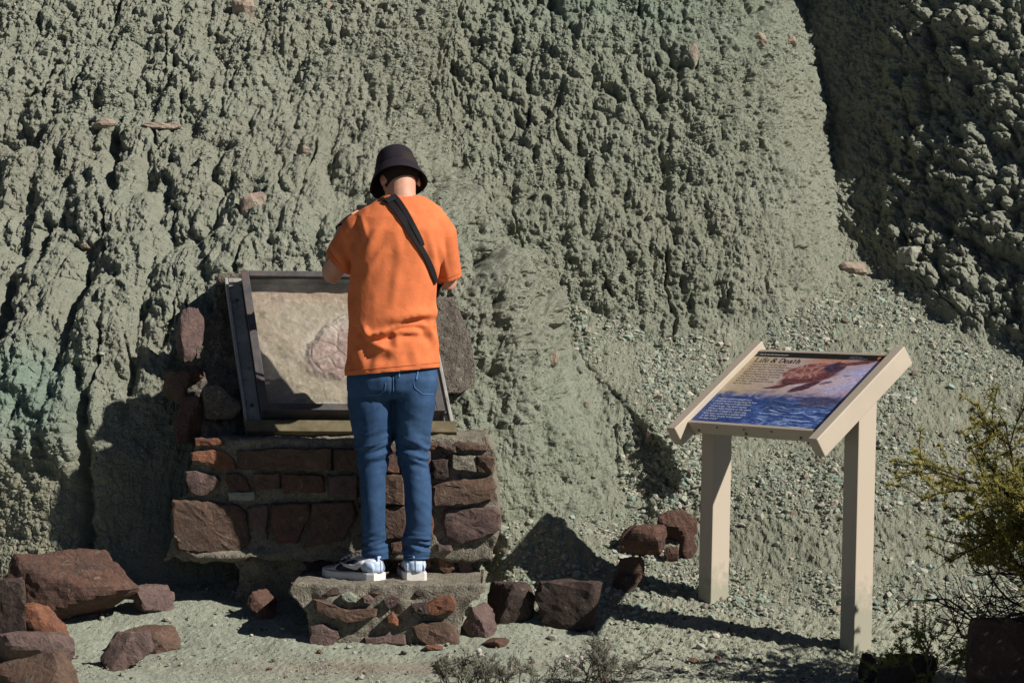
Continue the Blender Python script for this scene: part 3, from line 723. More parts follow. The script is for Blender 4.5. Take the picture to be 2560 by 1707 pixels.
# ------------------------------------------------------------------ more helpers
def hexa(bm, P):
    v = [bm.verts.new(p) for p in P]
    for f in ((0, 1, 2, 3), (7, 6, 5, 4), (0, 4, 5, 1), (1, 5, 6, 2), (2, 6, 7, 3), (3, 7, 4, 0)):
        bm.faces.new([v[i] for i in f])
def emission_free(name, c, rough=.4): return plain(name, c, rough, .06, 12)
# ------------------------------------------------------------------ the fossil case
def steel(name, a, b, rough=.55):
    t = NT(name); co = t.coord('Object')
    n = t.noise(9, 5, .65, co, .8)
    c = t.mix(t.ramp(n, [(.40, 0.), (.62, 1.)]), a, b)
    c = t.mix(t.ramp(t.noise(30, 4, .7, co), [(.56, 0.), (.68, .7)]), c, (.15, .085, .055))
    return t.fin(c, rough, t.bump(t.noise(120, 3, .6, co), .2, .001))
M_STEEL = steel('weathered_steel', (.060, .058, .064), (.095, .086, .082)); M_GALV = steel('grey_painted_steel', (.25, .25, .24), (.34, .33, .31))
M_SILL = plain('yellowed_board', (.13, .108, .062), .8, .3, 20, .3)
CO, CR, CT = W(566, 1000, .42), W(1047, 1003, .49), W(516, 645, .90)
U_, V_ = CR-CO, CT-CO; N_ = U_.cross(V_).normalized()
if N_.y > 0: N_ = -N_
def cp(u, v, w): return CO+U_*u+V_*v+N_*w
def cbox(name, u0, u1, v0, v1, w0, w1, mat, parent, bev=.003):
    bm = bmesh.new()
    hexa(bm, [cp(u0, v0, w0), cp(u1, v0, w0), cp(u1, v1, w0), cp(u0, v1, w0), cp(u0, v0, w1), cp(u1, v0, w1), cp(u1, v1, w1), cp(u0, v1, w1)])
    bevel(bm, bev); return obj(name, bm, parent, mat)
case = empty('fossil_case', (0, 0, 0), 'tilted metal and glass case with a fossil tortoise shell behind the man', 'display case')
fr = cbox('tray', .005, .995, .0, .99, -.045, -.004, M_GALV, case)
for (a, b, c, d, e, f) in ((.0, .016, -.01, 1.0, -.03, .026), (.984, 1.0, -.01, 1.0, -.03, .026), (.017, .080, .05, 1.0, -.003, .006), (.958, .983, .05, 1.0, -.003, .006), (.018, .10, .972, 1.0, .007, .022)):
    cbox('rail', a, b, c, d, e, f, M_GALV, fr)
for u, v in ((.045, .18), (.045, .86), (.972, .14)):
    bm = bmesh.new(); bmesh.ops.create_uvsphere(bm, u_segments=10, v_segments=6, radius=.009)
    obj('bolt', bm, fr, M_STEEL, cp(u, v, .010))
sill = cbox('sill', .0, 1.0, -.015, .055, -.002, .055, M_SILL, case)
IN = (.083, .955, .085, .985)
box_ = cbox('case_side', IN[0], IN[0]+.016, IN[2], IN[3], .0, .083, M_STEEL, case); cbox('case_side', IN[1]-.016, IN[1], IN[2], IN[3], .0, .083, M_STEEL, case)
cbox('case_side', IN[0]+.017, IN[1]-.017, IN[2], IN[2]+.018, .0, .083, M_STEEL, case); cbox('case_side', IN[0]+.017, IN[1]-.017, IN[3]-.018, IN[3], .0, .083, M_STEEL, case)
rw = .036
for a, b, c, d in ((IN[0]-.003, IN[0]+rw, IN[2], IN[3]), (IN[1]-rw, IN[1]+.003, IN[2], IN[3]), (IN[0]+rw+.001, IN[1]-rw-.001, IN[2], IN[2]+rw+.004), (IN[0]+rw+.001, IN[1]-rw-.001, IN[3]-rw, IN[3])):
    cbox('rim', a, b, c, d, .084, .095, M_STEEL, case, .002)
# the fossil slab under the glass
nu, nv = 240, 220; us = np.linspace(IN[0]+.02, IN[1]-.02, nu); vv = np.linspace(IN[2]+.022, IN[3]-.022, nv); UU, VV = np.meshgrid(us, vv)
a_ = UU*.9; b_ = VV*.83
du = (UU-.60)*.9; dv = (VV-.57)*.83; ca, sa = math.cos(-.55), math.sin(-.55)
e1 = (du*ca-dv*sa)/.27; e2 = (du*sa+dv*ca)/.155; ell = np.sqrt(e1**2+e2**2)
shell = sst(1.05, .80, ell+.12*fbm(a_*9, b_*9, 701, 3)); f1, f2 = worley(a_, b_, .085, 703); seam = sst(.16, .0, f2-f1)
hh = .016+.024*shell*np.sqrt(np.clip(1-ell**2*.7, 0, 1))-.004*shell*seam+.0034*fbm(a_*14, b_*14, 705, 5, .55)+.010*sst(.12, .0, np.abs(e2+.9-.2*e1))*sst(1.5, .6, ell)
cf = np.ones((nv, nu, 4)); base = np.array((.29, .25, .185)); cf[..., :3] = base
def cmix(w, c): cf[..., :3] = cf[..., :3]*(1-w[..., None])+np.array(c)*w[..., None]
cmix(.6*sst(-.1, .5, fbm(a_*5, b_*5, 707, 3)), (.32, .265, .20)); cmix(.8*sst(.35, .1, VV+.05*gn(a_*9, b_*9, 3)), (.25, .225, .165)); cmix(.6*sst(.75, .95, VV+.08*gn(a_*7, b_*7, 5)), (.28, .18, .125))
cmix(.9*shell, (.27, .175, .155)); cmix(.6*shell*sst(.0, .5, fbm(a_*22, b_*22, 709, 3)), (.46, .37, .33)); cmix(.5*shell*seam, (.15, .105, .092))
cmix(.7*sst(1.2, .9, ell)*sst(.2, .9, e2+.3*gn(a_*12, b_*12, 2)), (.50, .45, .38)); cmix(.30*sst(.25, .6, fbm(a_*26, b_*26, 711, 3)), (.13, .11, .085))
ln = np.abs(fbm(a_*7, b_*7, 713, 3)); cmix(.75*sst(.035, .0, ln)*sst(1.4, .9, ell), (.10, .07, .06)); cmix(.6*sst(.05, .0, np.abs(ell-.93+.10*fbm(a_*12, b_*12, 715, 3))), (.11, .08, .07)); cmix(.30*sst(.30, .60, fbm(a_*40, b_*40, 717, 3)), (.50, .46, .40))
tf = NT('fossil_replica'); M_FOSS = tf.fin(attr(tf, 'tint'), .85, tf.bump(tf.noise(140, 4, .7, tf.coord('Object')), .5, .003))
CO_, UN, VN, NN = (np.array(q) for q in (CO, U_, V_, N_))
FV = CO_+UU[..., None]*UN+VV[..., None]*VN+hh[..., None]*NN
obj('fossil_slab', mesh_np('fossil_slab', FV.reshape(-1, 3), grid_faces(nv, nu), M_FOSS, True, {'tint': cf.reshape(-1, 4)}), case)
tgz = NT('dusty_glass'); tr = tgz.n('ShaderNodeBsdfTransparent'); gl = tgz.n('ShaderNodeBsdfGlossy'); gl.inputs['Roughness'].default_value = .04
df = tgz.n('ShaderNodeBsdfDiffuse'); df.inputs[0].default_value = (.62, .60, .54, 1)
lw = tgz.n('ShaderNodeLayerWeight'); lw.inputs[0].default_value = .5; fzo = tgz.math('ADD', tgz.math('MULTIPLY', tgz.math('POWER', lw.outputs[1], 4.), .6), .03)
m1 = tgz.n('ShaderNodeMixShader'); m2 = tgz.n('ShaderNodeMixShader')
tgz.l(tgz.ramp(tgz.noise(4, 4, .6, tgz.coord('Object')), [(.35, .015), (.7, .09)]), m1.inputs[0]); tgz.l(tr.outputs[0], m1.inputs[1]); tgz.l(df.outputs[0], m1.inputs[2])
tgz.l(fzo, m2.inputs[0]); tgz.l(m1.outputs[0], m2.inputs[1]); tgz.l(gl.outputs[0], m2.inputs[2]); tgz.l(m2.outputs[0], tgz.out.inputs[0])
us = np.linspace(IN[0]+.018, IN[1]-.018, 30); vv = np.linspace(IN[2]+.02, IN[3]-.02, 30); UU, VV = np.meshgrid(us, vv)
bl = np.sqrt(np.clip(np.sin(np.pi*(UU-us[0])/(us[-1]-us[0]))*np.sin(np.pi*(VV-vv[0])/(vv[-1]-vv[0])), 0, 1))
GV = CO_+UU[..., None]*UN+VV[..., None]*VN+(.074+.030*bl)[..., None]*NN
obj('glass_cover', mesh_np('glass_cover', GV.reshape(-1, 3), grid_faces(30, 30), tgz.m, True), case)
# concrete bedding round the case
bed = empty('concrete_bedding', (0, 0, 0), 'rough pebbly concrete with embedded rocks holding the fossil case to the slope', 'concrete')
row_mass('left_lump', [(405, 1012), (395, 940), (430, 870), (425, 790), (450, 720), (480, 650)], [(600, 1012), (590, 900), (570, 760), (556, 640)], .50, 1.5, M_CONC, bed, 31, .035, .012, .012,
         lip=lambda z, x: -(z-.8)*.74)
row_mass('right_lump', [(990, 905), (960, 680)], [(1050, 905), (1092, 880), (1085, 800), (1060, 735), (1040, 690)], .90, 1.7, M_CONC, bed, 33, .012, .012, .008, lip=lambda z, x: -(z-1.1)*.6)
row_mass('top_slab', [(492, 652), (500, 628)], [(985, 655), (975, 632)], .91, 1.5, M_CONC, bed, 35, .012, .010, .010)
for bb, mt, sd, y in (((405, 705, 468, 812), M_PURPLE, 811, .80), ((372, 848, 440, 915), M_BROWN, 813, .60), ((402, 905, 470, 1000), M_RED, 815, .52), ((455, 880, 560, 950), M_CONC, 817, .54), ((420, 838, 470, 872), M_RED, 819, .66)):
    rock('stone', bb, mt, sd, y=y, dk=.9, parent=bed, rough=.06)

# ------------------------------------------------------------------ the wayside sign
M_TAN = plain('tan_powder_coat', (.455, .385, .303), .5, .05, 5, .15, 400)
tpo = NT('tan_post_coat'); co = tpo.coord('Object'); sx = tpo.n('ShaderNodeSeparateXYZ'); tpo.l(co, sx.inputs[0])
dz = tpo.math('SUBTRACT', sx.outputs[2], tpo.math('MULTIPLY', tpo.noise(22, 5, .7, co), .42))
c = tpo.mix(tpo.ramp(dz, [(.0, .75), (.10, 0.)]), (.455, .385, .303), (.27, .27, .205))
c = tpo.mix(tpo.ramp(tpo.noise(60, 4, .7, co), [(.66, 0.), (.72, .35)]), c, (.30, .26, .21))
M_POST = tpo.fin(c, .55, tpo.bump(tpo.noise(300, 3, .6, co), .15, .001))
SA, ST = R(50.8), R(36.2)
sc_ = W(1959.6/K, 971.6/K, 0.)
sign = empty('wayside_sign', (1.085, 0, .13), 'tan interpretive sign on two posts with a Life & Death turtle panel', 'sign', None, (0, R(1.3), 0))
def add_to(o, par):
    o.parent = par; o.matrix_parent_inverse = Matrix.Translation(-Vector(par.location)); return o
wv_ = Vector((math.cos(SA), -math.sin(SA), 0)); uh = Vector((math.sin(SA), math.cos(SA), 0)); hv = uh*math.cos(ST)+Vector((0, 0, math.sin(ST))); nv_ = wv_.cross(hv).normalized()
PWD, PH = .735, .485
def sp(u, v, w=0): return sc_+wv_*(u-.5)*PWD+hv*(v-.5)*PH+nv_*w
def sbeam(name, c, hx, hy, hz, mat, par, bev=.004):
    bm = bmesh.new(); box_bm(bm, c, wv_*hx, hv*hy, nv_*hz); bevel(bm, bev); return add_to(obj(name, bm, None, mat), par)
sbeam('rail', sp(0, .5, -.020)-wv_*.030-hv*.022, .026, .310, .043, M_TAN, sign); sbeam('rail', sp(1, .5, -.020)+wv_*.028-hv*.024, .025, .308, .043, M_TAN, sign)
fb = sbeam('front_edge', sp(.5, 0, -.026)-hv*.008, PWD/2+.003, .008, .028, M_TAN, sign, .002); sbeam('back_edge', sp(.5, 1, -.026)+hv*.008, PWD/2+.003, .008, .028, M_TAN, sign, .002)
for u, big in ((.06, 1), (.43, 1), (.84, 1), (.22, 0), (.43, 0), (.64, 0)):
    bm = bmesh.new(); bmesh.ops.create_cone(bm, cap_ends=True, segments=10, radius1=.007 if big else .004, radius2=.005 if big else .003, depth=.006)
    o = obj('screw', bm, None, plain('screw_steel', (.16, .14, .13), .4, .1) if u == .06 else bpy.data.materials['screw_steel']); o.rotation_euler = (-hv).to_track_quat('Z', 'Y').to_euler()
    o.location = sp(u, 0, -.036 if big else -.014)-hv*.018; add_to(o, fb)
for (bx, by), name in (((.842, .272), 'post'), ((1.356, -.272), 'post')):
    # top cut follows the slope of the rail
    z0 = gz(bx, by)-.15; bm = bmesh.new(); P = []
    foot = Vector((bx, by, 0))
    for top in (0, 1):
        for (i, j) in ((-1, -1), (1, -1), (1, 1), (-1, 1)):
            q = foot+wv_*.038*i+uh*.052*j
            if top:
                s_ = (q-sc_).dot(uh)/math.cos(ST); zt = sc_.z+s_*math.sin(ST)-.060
                P.append(Vector((q.x, q.y, zt)))
            else: P.append(Vector((q.x, q.y, z0)))
    hexa(bm, P); bevel(bm, .004); add_to(obj(name, bm, None, M_POST), sign)
# painted panel
tp = NT('printed_panel'); uvn = tp.coord('UV'); sx = tp.n('ShaderNodeSeparateXYZ'); tp.l(uvn, sx.inputs[0])
mp = tp.n('ShaderNodeMapping'); mp.inputs['Scale'].default_value = (3, 4.5, 1); mp.inputs['Rotation'].default_value = (0, 0, .5); tp.l(uvn, mp.inputs[0])
brush = tp.noise(2.2, 7, .65, mp.outputs[0], 1.4); brush2 = tp.noise(5, 6, .7, mp.outputs[0], 2.5)
vw = tp.math('ADD', sx.outputs[1], tp.math('MULTIPLY', tp.math('SUBTRACT', brush, .5), .30))
warm = tp.mix(sx.outputs[0], (.48, .38, .23), (.42, .32, .46))
warm = tp.mix(tp.ramp(brush2, [(.55, 0.), (.72, .8)]), warm, (.40, .12, .06))
warm = tp.mix(tp.ramp(brush2, [(.30, .7), (.45, 0.)]), warm, (.70, .66, .78))
sea = tp.mix(tp.ramp(brush, [(.35, 0.), (.65, 1.)]), (.012, .03, .14), (.05, .10, .32))
sea = tp.mix(tp.ramp(brush2, [(.56, 0.), (.70, .9)]), sea, (.22, .36, .62))
pc = tp.mix(tp.ramp(vw, [(.36, 0.), (.46, 1.)]), sea, warm)
# the painted picture: turtle leaping over dark water, brushed edges
wrp = tp.n('ShaderNodeTexNoise'); wrp.inputs['Scale'].default_value = 7; wrp.inputs['Detail'].default_value = 5; tp.l(uvn, wrp.inputs['Vector'])
vm = tp.n('ShaderNodeVectorMath', operation='MULTIPLY_ADD'); tp.l(wrp.outputs[1], vm.inputs[0]); vm.inputs[1].default_value = (.075, .10, 0); tp.l(uvn, vm.inputs[2])
sub = tp.n('ShaderNodeVectorMath', operation='SUBTRACT'); tp.l(vm.outputs[0], sub.inputs[0]); sub.inputs[1].default_value = (.0375, .05, 0)
def daub(c, cu, cv, a, b, rot, soft=.35, k=1.):
    global pc
    m = tp.n('ShaderNodeMapping', vector_type='TEXTURE'); m.inputs['Location'].default_value = (cu, cv, 0); m.inputs['Rotation'].default_value = (0, 0, rot); m.inputs['Scale'].default_value = (a, b, 1); tp.l(sub.outputs[0], m.inputs[0])
    sep = tp.n('ShaderNodeSeparateXYZ'); tp.l(m.outputs[0], sep.inputs[0])
    q = tp.math('ADD', tp.math('MULTIPLY', sep.outputs[0], sep.outputs[0]), tp.math('MULTIPLY', sep.outputs[1], sep.outputs[1]))
    pc = tp.mix(tp.ramp(q, [(max(0, 1-soft), k), (1., 0.)]), pc, c)
def streak(ca, cb): return tp.mix(tp.ramp(brush2, [(.40, 0.), (.60, 1.)]), ca, cb)
daub(streak((.60, .56, .74), (.27, .30, .60)), .87, .66, .14, .26, -.5, .9, .95); daub(streak((.60, .50, .58), (.50, .32, .30)), .72, .60, .28, .10, .4, .9, .8)
daub(streak((.36, .10, .05), (.58, .30, .20)), .62, .90, .24, .045, .05, .8, .9)
daub(streak((.02, .03, .10), (.10, .09, .17)), .80, .345, .19, .085, .15, .5); daub(streak((.01, .02, .075), (.04, .09, .28)), .55, .26, .15, .115, .1, .4)
daub(streak((.05, .018, .03), (.16, .05, .05)), .42, .545, .15, .030, .32); daub(streak((.04, .018, .045), (.13, .05, .07)), .60, .545, .13, .040, .85)
daub(streak((.06, .02, .03), (.20, .07, .07)), .56, .67, .23, .090, .45, .4)
vp = tp.n('ShaderNodeTexVoronoi', feature='DISTANCE_TO_EDGE'); vp.inputs['Scale'].default_value = 15; tp.l(sub.outputs[0], vp.inputs[0])
daub(tp.mix(tp.ramp(vp.outputs[0], [(.02, 1.), (.10, 0.)]), streak((.15, .04, .04), (.30, .11, .09)), (.42, .24, .22)), .51, .755, .175, .110, .38, .25)
daub(streak((.025, .015, .04), (.09, .05, .09)), .69, .815, .085, .085, .5, .4); daub(streak((.09, .03, .035), (.22, .08, .07)), .82, .895, .14, .032, .42)
daub(streak((.20, .15, .22), (.12, .09, .16)), .72, .60, .045, .018, .4); daub(streak((.30, .22, .26), (.16, .11, .17)), .83, .72, .03, .012, .4)
foam = tp.n('ShaderNodeMapping'); foam.inputs['Scale'].default_value = (5, 26, 1); foam.inputs['Rotation'].default_value = (0, 0, -.18); tp.l(sub.outputs[0], foam.inputs[0])
fm = tp.noise(1.6, 5, .65, foam.outputs[0], .6)
low_ = tp.ramp(sx.outputs[1], [(.20, 1.), (.36, 0.)]); rgt = tp.ramp(sx.outputs[0], [(.36, 0.), (.48, 1.)])
pc = tp.mix(tp.math('MULTIPLY', tp.math('MULTIPLY', tp.ramp(fm, [(.50, 0.), (.64, .9)]), low_), rgt), pc, (.36, .50, .80))
pc = tp.mix(tp.ramp(tp.math('ADD', sx.outputs[1], 0), [(.9315, 0.), (.9325, 1.)]), pc, (.012, .012, .013))
pc = tp.mix(tp.ramp(sx.outputs[0], [(.982, 0.), (.983, 1.)]), pc, (.012, .012, .02))
M_PANEL = tp.fin(pc, .38); tp.b.inputs['Specular IOR Level'].default_value = .12
bm = bmesh.new(); uvl = bm.loops.layers.uv.new('UVMap')
q = [(0, 0), (1, 0), (1, 1), (0, 1)]; v4 = [bm.verts.new(sp(a, b, 0)) for a, b in q]; f = bm.faces.new(v4)
for l, (a, b) in zip(f.loops, q): l[uvl].uv = (a, b)
low = [bm.verts.new(sp(a, b, -.012)) for a, b in q]; bm.faces.new(low[::-1])
for i in range(4): bm.faces.new((v4[i], low[i], low[(i+1) % 4], v4[(i+1) % 4]))
panel = add_to(obj('panel', bm, None, M_PANEL), sign)
def ink(name, c, c2=None):
    t = NT(name)
    if c2 is None: return t.fin(c, .35)
    n = t.noise(34, 6, .7, t.coord('Object'), 2.2)
    return t.fin(t.mix(t.ramp(n, [(.38, 0.), (.62, 1.)]), c, c2), .35)
I_BLACK = ink('black_print', (.012, .011, .012)); I_WHITE = ink('white_print', (.75, .76, .78)); I_GREY = ink('grey_print', (.32, .32, .33))
I_SHELL = ink('shell_print', (.13, .035, .04), (.22, .08, .07)); I_SKIN = ink('skin_print', (.06, .022, .04), (.20, .07, .06)); I_PLATE = ink('plate_print', (.20, .07, .065), (.33, .14, .12)); I_NAVY = ink('navy_print', (.008, .018, .07), (.03, .075, .25)); I_FOAM = ink('foam_print', (.10, .19, .48), (.50, .60, .82)); I_MAU = ink('mauve_print', (.30, .20, .26), (.48, .38, .46)); I_HEAD = ink('head_print', (.035, .022, .05), (.12, .07, .12)); I_ORG = ink('orange_print', (.55, .13, .04))
_lay = [0]
def flat(name, polys, mat):
    """flat print on the panel; polys in panel coordinates"""
    _lay[0] += 1; w = .0003+.00004*_lay[0]
    V = []; F = []
    for p in polys:
        o = len(V); V += [sp(a, b, w) for a, b in p]; F.append(tuple(range(o, o+len(p))))
    o = obj(name, poly_mesh(name, V, F, mat)); o.parent = panel; o.matrix_parent_inverse = Matrix.Translation(-Vector(sign.location)) if False else Matrix.Identity(4)
    return o
def smooth_poly(pts, k=5):
    out = []; n = len(pts)
    for i in range(n):
        p0, p1, p2, p3 = (Vector((*pts[(i+j-1) % n], 0)) for j in range(4))
        for t in range(k):
            t = t/k; out.append(tuple((.5*((2*p1)+(p2-p0)*t+(2*p0-5*p1+4*p2-p3)*t*t+(3*p1-p0-3*p2+p3)*t**3))[:2]))
    return out
S_ = smooth_poly
def text(name, lines, u, v, step_, size, mat, align='LEFT', shear=0., width=None):
    o_all = []
    cu = bpy.data.curves.new(name, 'FONT'); cu.body = '\n'.join(lines); cu.size = size; cu.space_line = step_*PH/size; cu.align_x = align; cu.shear = shear
    tmp = bpy.data.objects.new(name, cu); COL.objects.link(tmp)
    me = bpy.data.meshes.new_from_object(tmp.evaluated_get(bpy.context.evaluated_depsgraph_get())); bpy.data.objects.remove(tmp)
    co = np.empty(len(me.vertices)*3, dtype=np.float32); me.vertices.foreach_get('co', co); co = co.reshape(-1, 3)
    sx_ = 1.
    if width: sx_ = width*PWD/max(1e-6, co[:, 0].max()-co[:, 0].min())
    _lay[0] += 1; base = sp(u, v, .0003+.00004*_lay[0])
    for i, vtx in enumerate(me.vertices): vtx.co = base+wv_*float(co[i, 0])*sx_+hv*float(co[i, 1])
    me.materials.clear(); me.materials.append(mat)
    o = obj(name, me); o.parent = panel; return o
P1 = ["Found within the blue-green", "claystone, the tortoise fossil shell", "(here a replica) retains details", "about the animal's life and death.", "Paleontologists have identified", "the fossil as Stylemys, an animal", "similar to living tortoises.", "Still, fossil identification is only", "part of the job."]
P2 = ["Imagine a paleontologist as a", "detective, uncovering clues to how", "an animal lived and died millions", "of years ago. The fossil replica", "shows a large fracture on the shell's", "underside, or plastron, which may", "have been caused by a sudden blow", "or fall. What do you think caused", "the large crack?"]
text('paragraph_lettering', P1, .042, .812, .0345, .0150, I_BLACK, width=.325); text('paragraph_lettering', P2, .042, .312, .0345, .0150, I_WHITE, width=.335)
text('heading_lettering', ["John Day Fossil Beds National Monument"], .035, .958, .03, .0115, I_WHITE, width=.22)
text('heading_lettering', ["National Park Service", "U.S. Department of the Interior"], .72, .966, .022, .0085, I_GREY, width=.135)
flat('emblem_print', [S_([(.925, .985), (.938, .985), (.944, .968), (.932, .945), (.920, .968)])], I_ORG)
# serif title drawn with pen strokes
def title(u0, v0, cap, adv):
    quads = []; thin, thick, asp = .10, .20, (PH/PWD)
    def q(x0, y0, x1, y1, w0, w1=None):
        w1 = w1 or w0; dx, dy = x1-x0, y1-y0; L = math.hypot(dx, dy) or 1; nx, ny = -dy/L/2, dx/L/2
        quads.append([(x0+nx*w0, y0+ny*w0), (x0-nx*w0, y0-ny*w0), (x1-nx*w1, y1-ny*w1), (x1+nx*w1, y1+ny*w1)])
    def stem(x, y0, y1): q(x, y0, x, y1, thick*.85); q(x-.17, y0+.03, x+.17, y0+.03, .06); q(x-.17, y1-.03, x+.10, y1-.03, .06)
    def arc(cx, cy, rx, ry, a0, a1, wf=lambda t: .14, n=14):
        for i in range(n):
            t0 = R(a0+(a1-a0)*i/n); t1 = R(a0+(a1-a0)*(i+1)/n)
            def w(t): return .07+.13*abs(math.cos(t))
            q(cx+rx*math.cos(t0), cy+ry*math.sin(t0), cx+rx*math.cos(t1), cy+ry*math.sin(t1), w(t0), w(t1))
    x = 0.
    def place(fn, width):
        nonlocal x; k = len(quads); fn()
        for i in range(k, len(quads)): quads[i] = [(a+x, b) for a, b in quads[i]]
        x += width
    def L(): stem(.22, 0, 1); q(.2, .04, .72, .04, .07); q(.70, 0, .76, .25, .06)
    def I(): stem(.18, 0, .66); q(.12, .92, .24, .92, .12)
    def Fl(): stem(.2, 0, .85); arc(.36, .84, .16, .16, 180, 40); q(.04, .62, .44, .62, .06)
    def E(): arc(.30, .33, .25, .32, 40, 330); q(.08, .38, .54, .38, .06); q(.54, .38, .50, .52, .08)
    def A(): arc(.27, .19, .20, .19, 0, 360); stem(.46, 0, .48); arc(.29, .48, .17, .17, 0, 150)
    def T(): stem(.18, 0, .88); q(.04, .62, .42, .62, .06)
    def Hh(): stem(.18, 0, 1); arc(.36, .42, .18, .22, 0, 180); stem(.54, 0, .44)
    def Dd(): stem(.22, 0, 1); arc(.30, .5, .52, .48, -90, 90)
    def amp(): arc(.38, .76, .18, .21, -60, 240); arc(.36, .27, .28, .26, 90, 350); q(.28, .60, .78, .02, .18); q(.64, .30, .80, .48, .07)
    for fn, wdt in ((L, .82), (I, .38), (Fl, .48), (E, .95), (amp, 1.2), (Dd, .92), (E, .62), (A, .68), (T, .46), (Hh, .7)): place(fn, wdt)
    s = adv/x
    return [[(u0+a*s, v0+b*cap) for a, b in p] for p in quads]
flat('title_lettering', title(.035, .853, .062, .36), I_BLACK)

# ------------------------------------------------------------------ the man
man = empty('person', (-.47, 0, .275), 'man seen from behind in an orange T-shirt, blue jeans and dark bucket hat, head bowed', 'person')
def mine(o): o.parent = man; o.matrix_parent_inverse = Matrix.Translation(-Vector(man.location)); return o
def cloth(name, c, rough=.9, weave=900, var=.08, bump=.25, folds=.0):
    t = NT(name); co = t.coord('Object'); n = t.noise(14, 4, .6, co)
    col = t.mix(1., c, t.ramp(n, [(.3, 1-var), (.7, 1+var)]), 'MULTIPLY')
    t.b.inputs['Specular IOR Level'].default_value = .12
    nb = t.bump(t.noise(weave, 2, .5, co), bump, .0006)
    nb = t.bump(t.noise(28, 4, .55, co, .6), .22, .010, nb)
    return t.fin(col, rough, nb)
M_SHIRT = cloth('orange_cotton', (.61, .165, .062), .92, 700, .14, .4)
M_HATC = cloth('black_cotton', (.020, .016, .022), .85)
M_BLK = cloth('black_webbing', (.013, .012, .013), .75, 1400)
tj = NT('blue_denim'); co = tj.coord('Object'); n1 = tj.noise(16, 4, .6, co)
col = tj.mix(1., (.021, .054, .122), tj.ramp(n1, [(.3, .80), (.7, 1.18)]), 'MULTIPLY')
mpd = tj.n('ShaderNodeMapping'); mpd.inputs['Scale'].default_value = (500, 500, 90); tj.l(co, mpd.inputs[0])
col = tj.mix(.5, col, tj.ramp(tj.noise(1, 2, .5, mpd.outputs[0]), [(.3, .75), (.7, 1.25)]), 'MULTIPLY')
col = tj.mix(tj.ramp(tj.noise(5.5, 4, .6, co, .4), [(.45, 0.), (.70, .55)]), col, (.048, .100, .195)); col = tj.mix(tj.ramp(tj.noise(70, 3, .6, co), [(.6, 0.), (.75, .35)]), col, (.085, .15, .26))
M_DENIM = tj.fin(col, .85, tj.bump(tj.noise(30, 4, .55, co, .5), .2, .008))
ts = NT('skin'); co = ts.coord('Object'); ts.b.inputs['Subsurface Weight'].default_value = .08; ts.b.inputs['Subsurface Radius'].default_value = (.02, .008, .004)
M_SKIN = ts.fin(ts.mix(1., (.52, .27, .19), ts.ramp(ts.noise(18, 4, .6, co), [(.3, .88), (.7, 1.1)]), 'MULTIPLY'), .55)
M_HAIR = plain('dark_hair', (.020, .014, .012), .8, .3, 300, .6, 600)

YAW = R(12); ra = Vector((math.cos(YAW), math.sin(YAW), 0)); fa = Vector((-math.sin(YAW), math.cos(YAW), 0))
def Q(px, py, y=0.): return W(px, py, y)
def trow(py, l, r, cy, ry):
    a, b = Q(l, py, cy), Q(r, py, cy); c = (a+b)/2; hw = (b.x-a.x)/2/math.cos(YAW)
    return (c, ra*hw, fa*ry)
SH_L, EL_L, SH_R, EL_R = Vector((-.592, .03, 1.735)), Vector((-.748, .13, 1.515)), Vector((-.297, .06, 1.725)), Vector((-.268, .17, 1.488))
HEADC = Vector((-.462, .135, 1.905)); PT = R(32)
Rh = Matrix.Rotation(R(24), 3, 'Z')@Matrix.Rotation(-PT, 3, 'X')         # bowed head, face towards +Y
def hd(x, y, z): return HEADC+Rh@Vector((x, y, z))
# hands (palm, four fingers, thumb) holding a camera in front of the face
CAMC = Vector((-.60, .42, 1.785))
def hand(wrist, knuckle, inward, down):
    f_ = (knuckle-wrist).normalized(); parts = []; n_ = f_.cross(inward).normalized()
    parts.append(limb([(wrist-f_*.01, .026, .019), (wrist+f_*.035, .036, .017), (knuckle, .041, .015)], 12))
    for i, (off, ln, r_) in enumerate(((-.030, .068, .0088), (-.010, .076, .0092), (.011, .071, .0089), (.030, .056, .0078))):
        s = inward*off; k0 = knuckle+s-f_*.012; k1 = knuckle+s+(f_*.8+down*.45).normalized()*ln*.48; k2 = k1+(f_*.25+down).normalized()*ln*.34; k3 = k2+(down-f_*.45).normalized()*ln*.28
        parts.append(limb([(k0, r_), (k1, r_*.97), (k2, r_*.9), (k3, r_*.76)], 8))
    t0 = wrist+f_*.028-inward*.030; t1 = t0+(f_*.7-inward*.6+down*.3).normalized()*.036; t2 = t1+(f_*.8+down*.6).normalized()*.030
    parts.append(limb([(t0-f_*.01+inward*.012, .0135), (t1, .0115), (t2, .0092)], 8)); return parts
WR_L, WR_R = Vector((-.705, .31, 1.725)), Vector((-.485, .365, 1.700))
parts = []
parts.append(loft([trow(455, 880, 972, .075, .058), trow(470, 855, 1000, .06, .075), trow(495, 828, 1022, .045, .095), trow(560, 822, 1018, .02, .105), trow(640, 815, 1000, .01, .10), trow(720, 812, 992, .0, .092), trow(850, 812, 991, .0, .088), trow(885, 822, 980, .0, .07)], 24))
parts.append(limb([(Vector((-.445, .065, 1.79)), .062, .060), (Vector((-.452, .085, 1.845)), .057, .060), (hd(0, -.018, -.03), .054, .062), (hd(0, .0, .02), .060, .07)], 18))
parts.append(ball(hd(0, .0, .035), (.078, .098, .098), 22, 15, Rh)); parts.append(ball(hd(0, .022, -.035), (.062, .075, .082), 20, 13, Rh))
parts.append(limb([(hd(0, .088, .03), .010), (hd(0, .108, .000), .013), (hd(0, .098, -.012), .016)], 8)); parts.append(ball(hd(0, .083, -.052), (.024, .012, .010), 10, 7, Rh)); parts.append(ball(hd(0, .078, -.092), (.026, .022, .018), 10, 7, Rh))
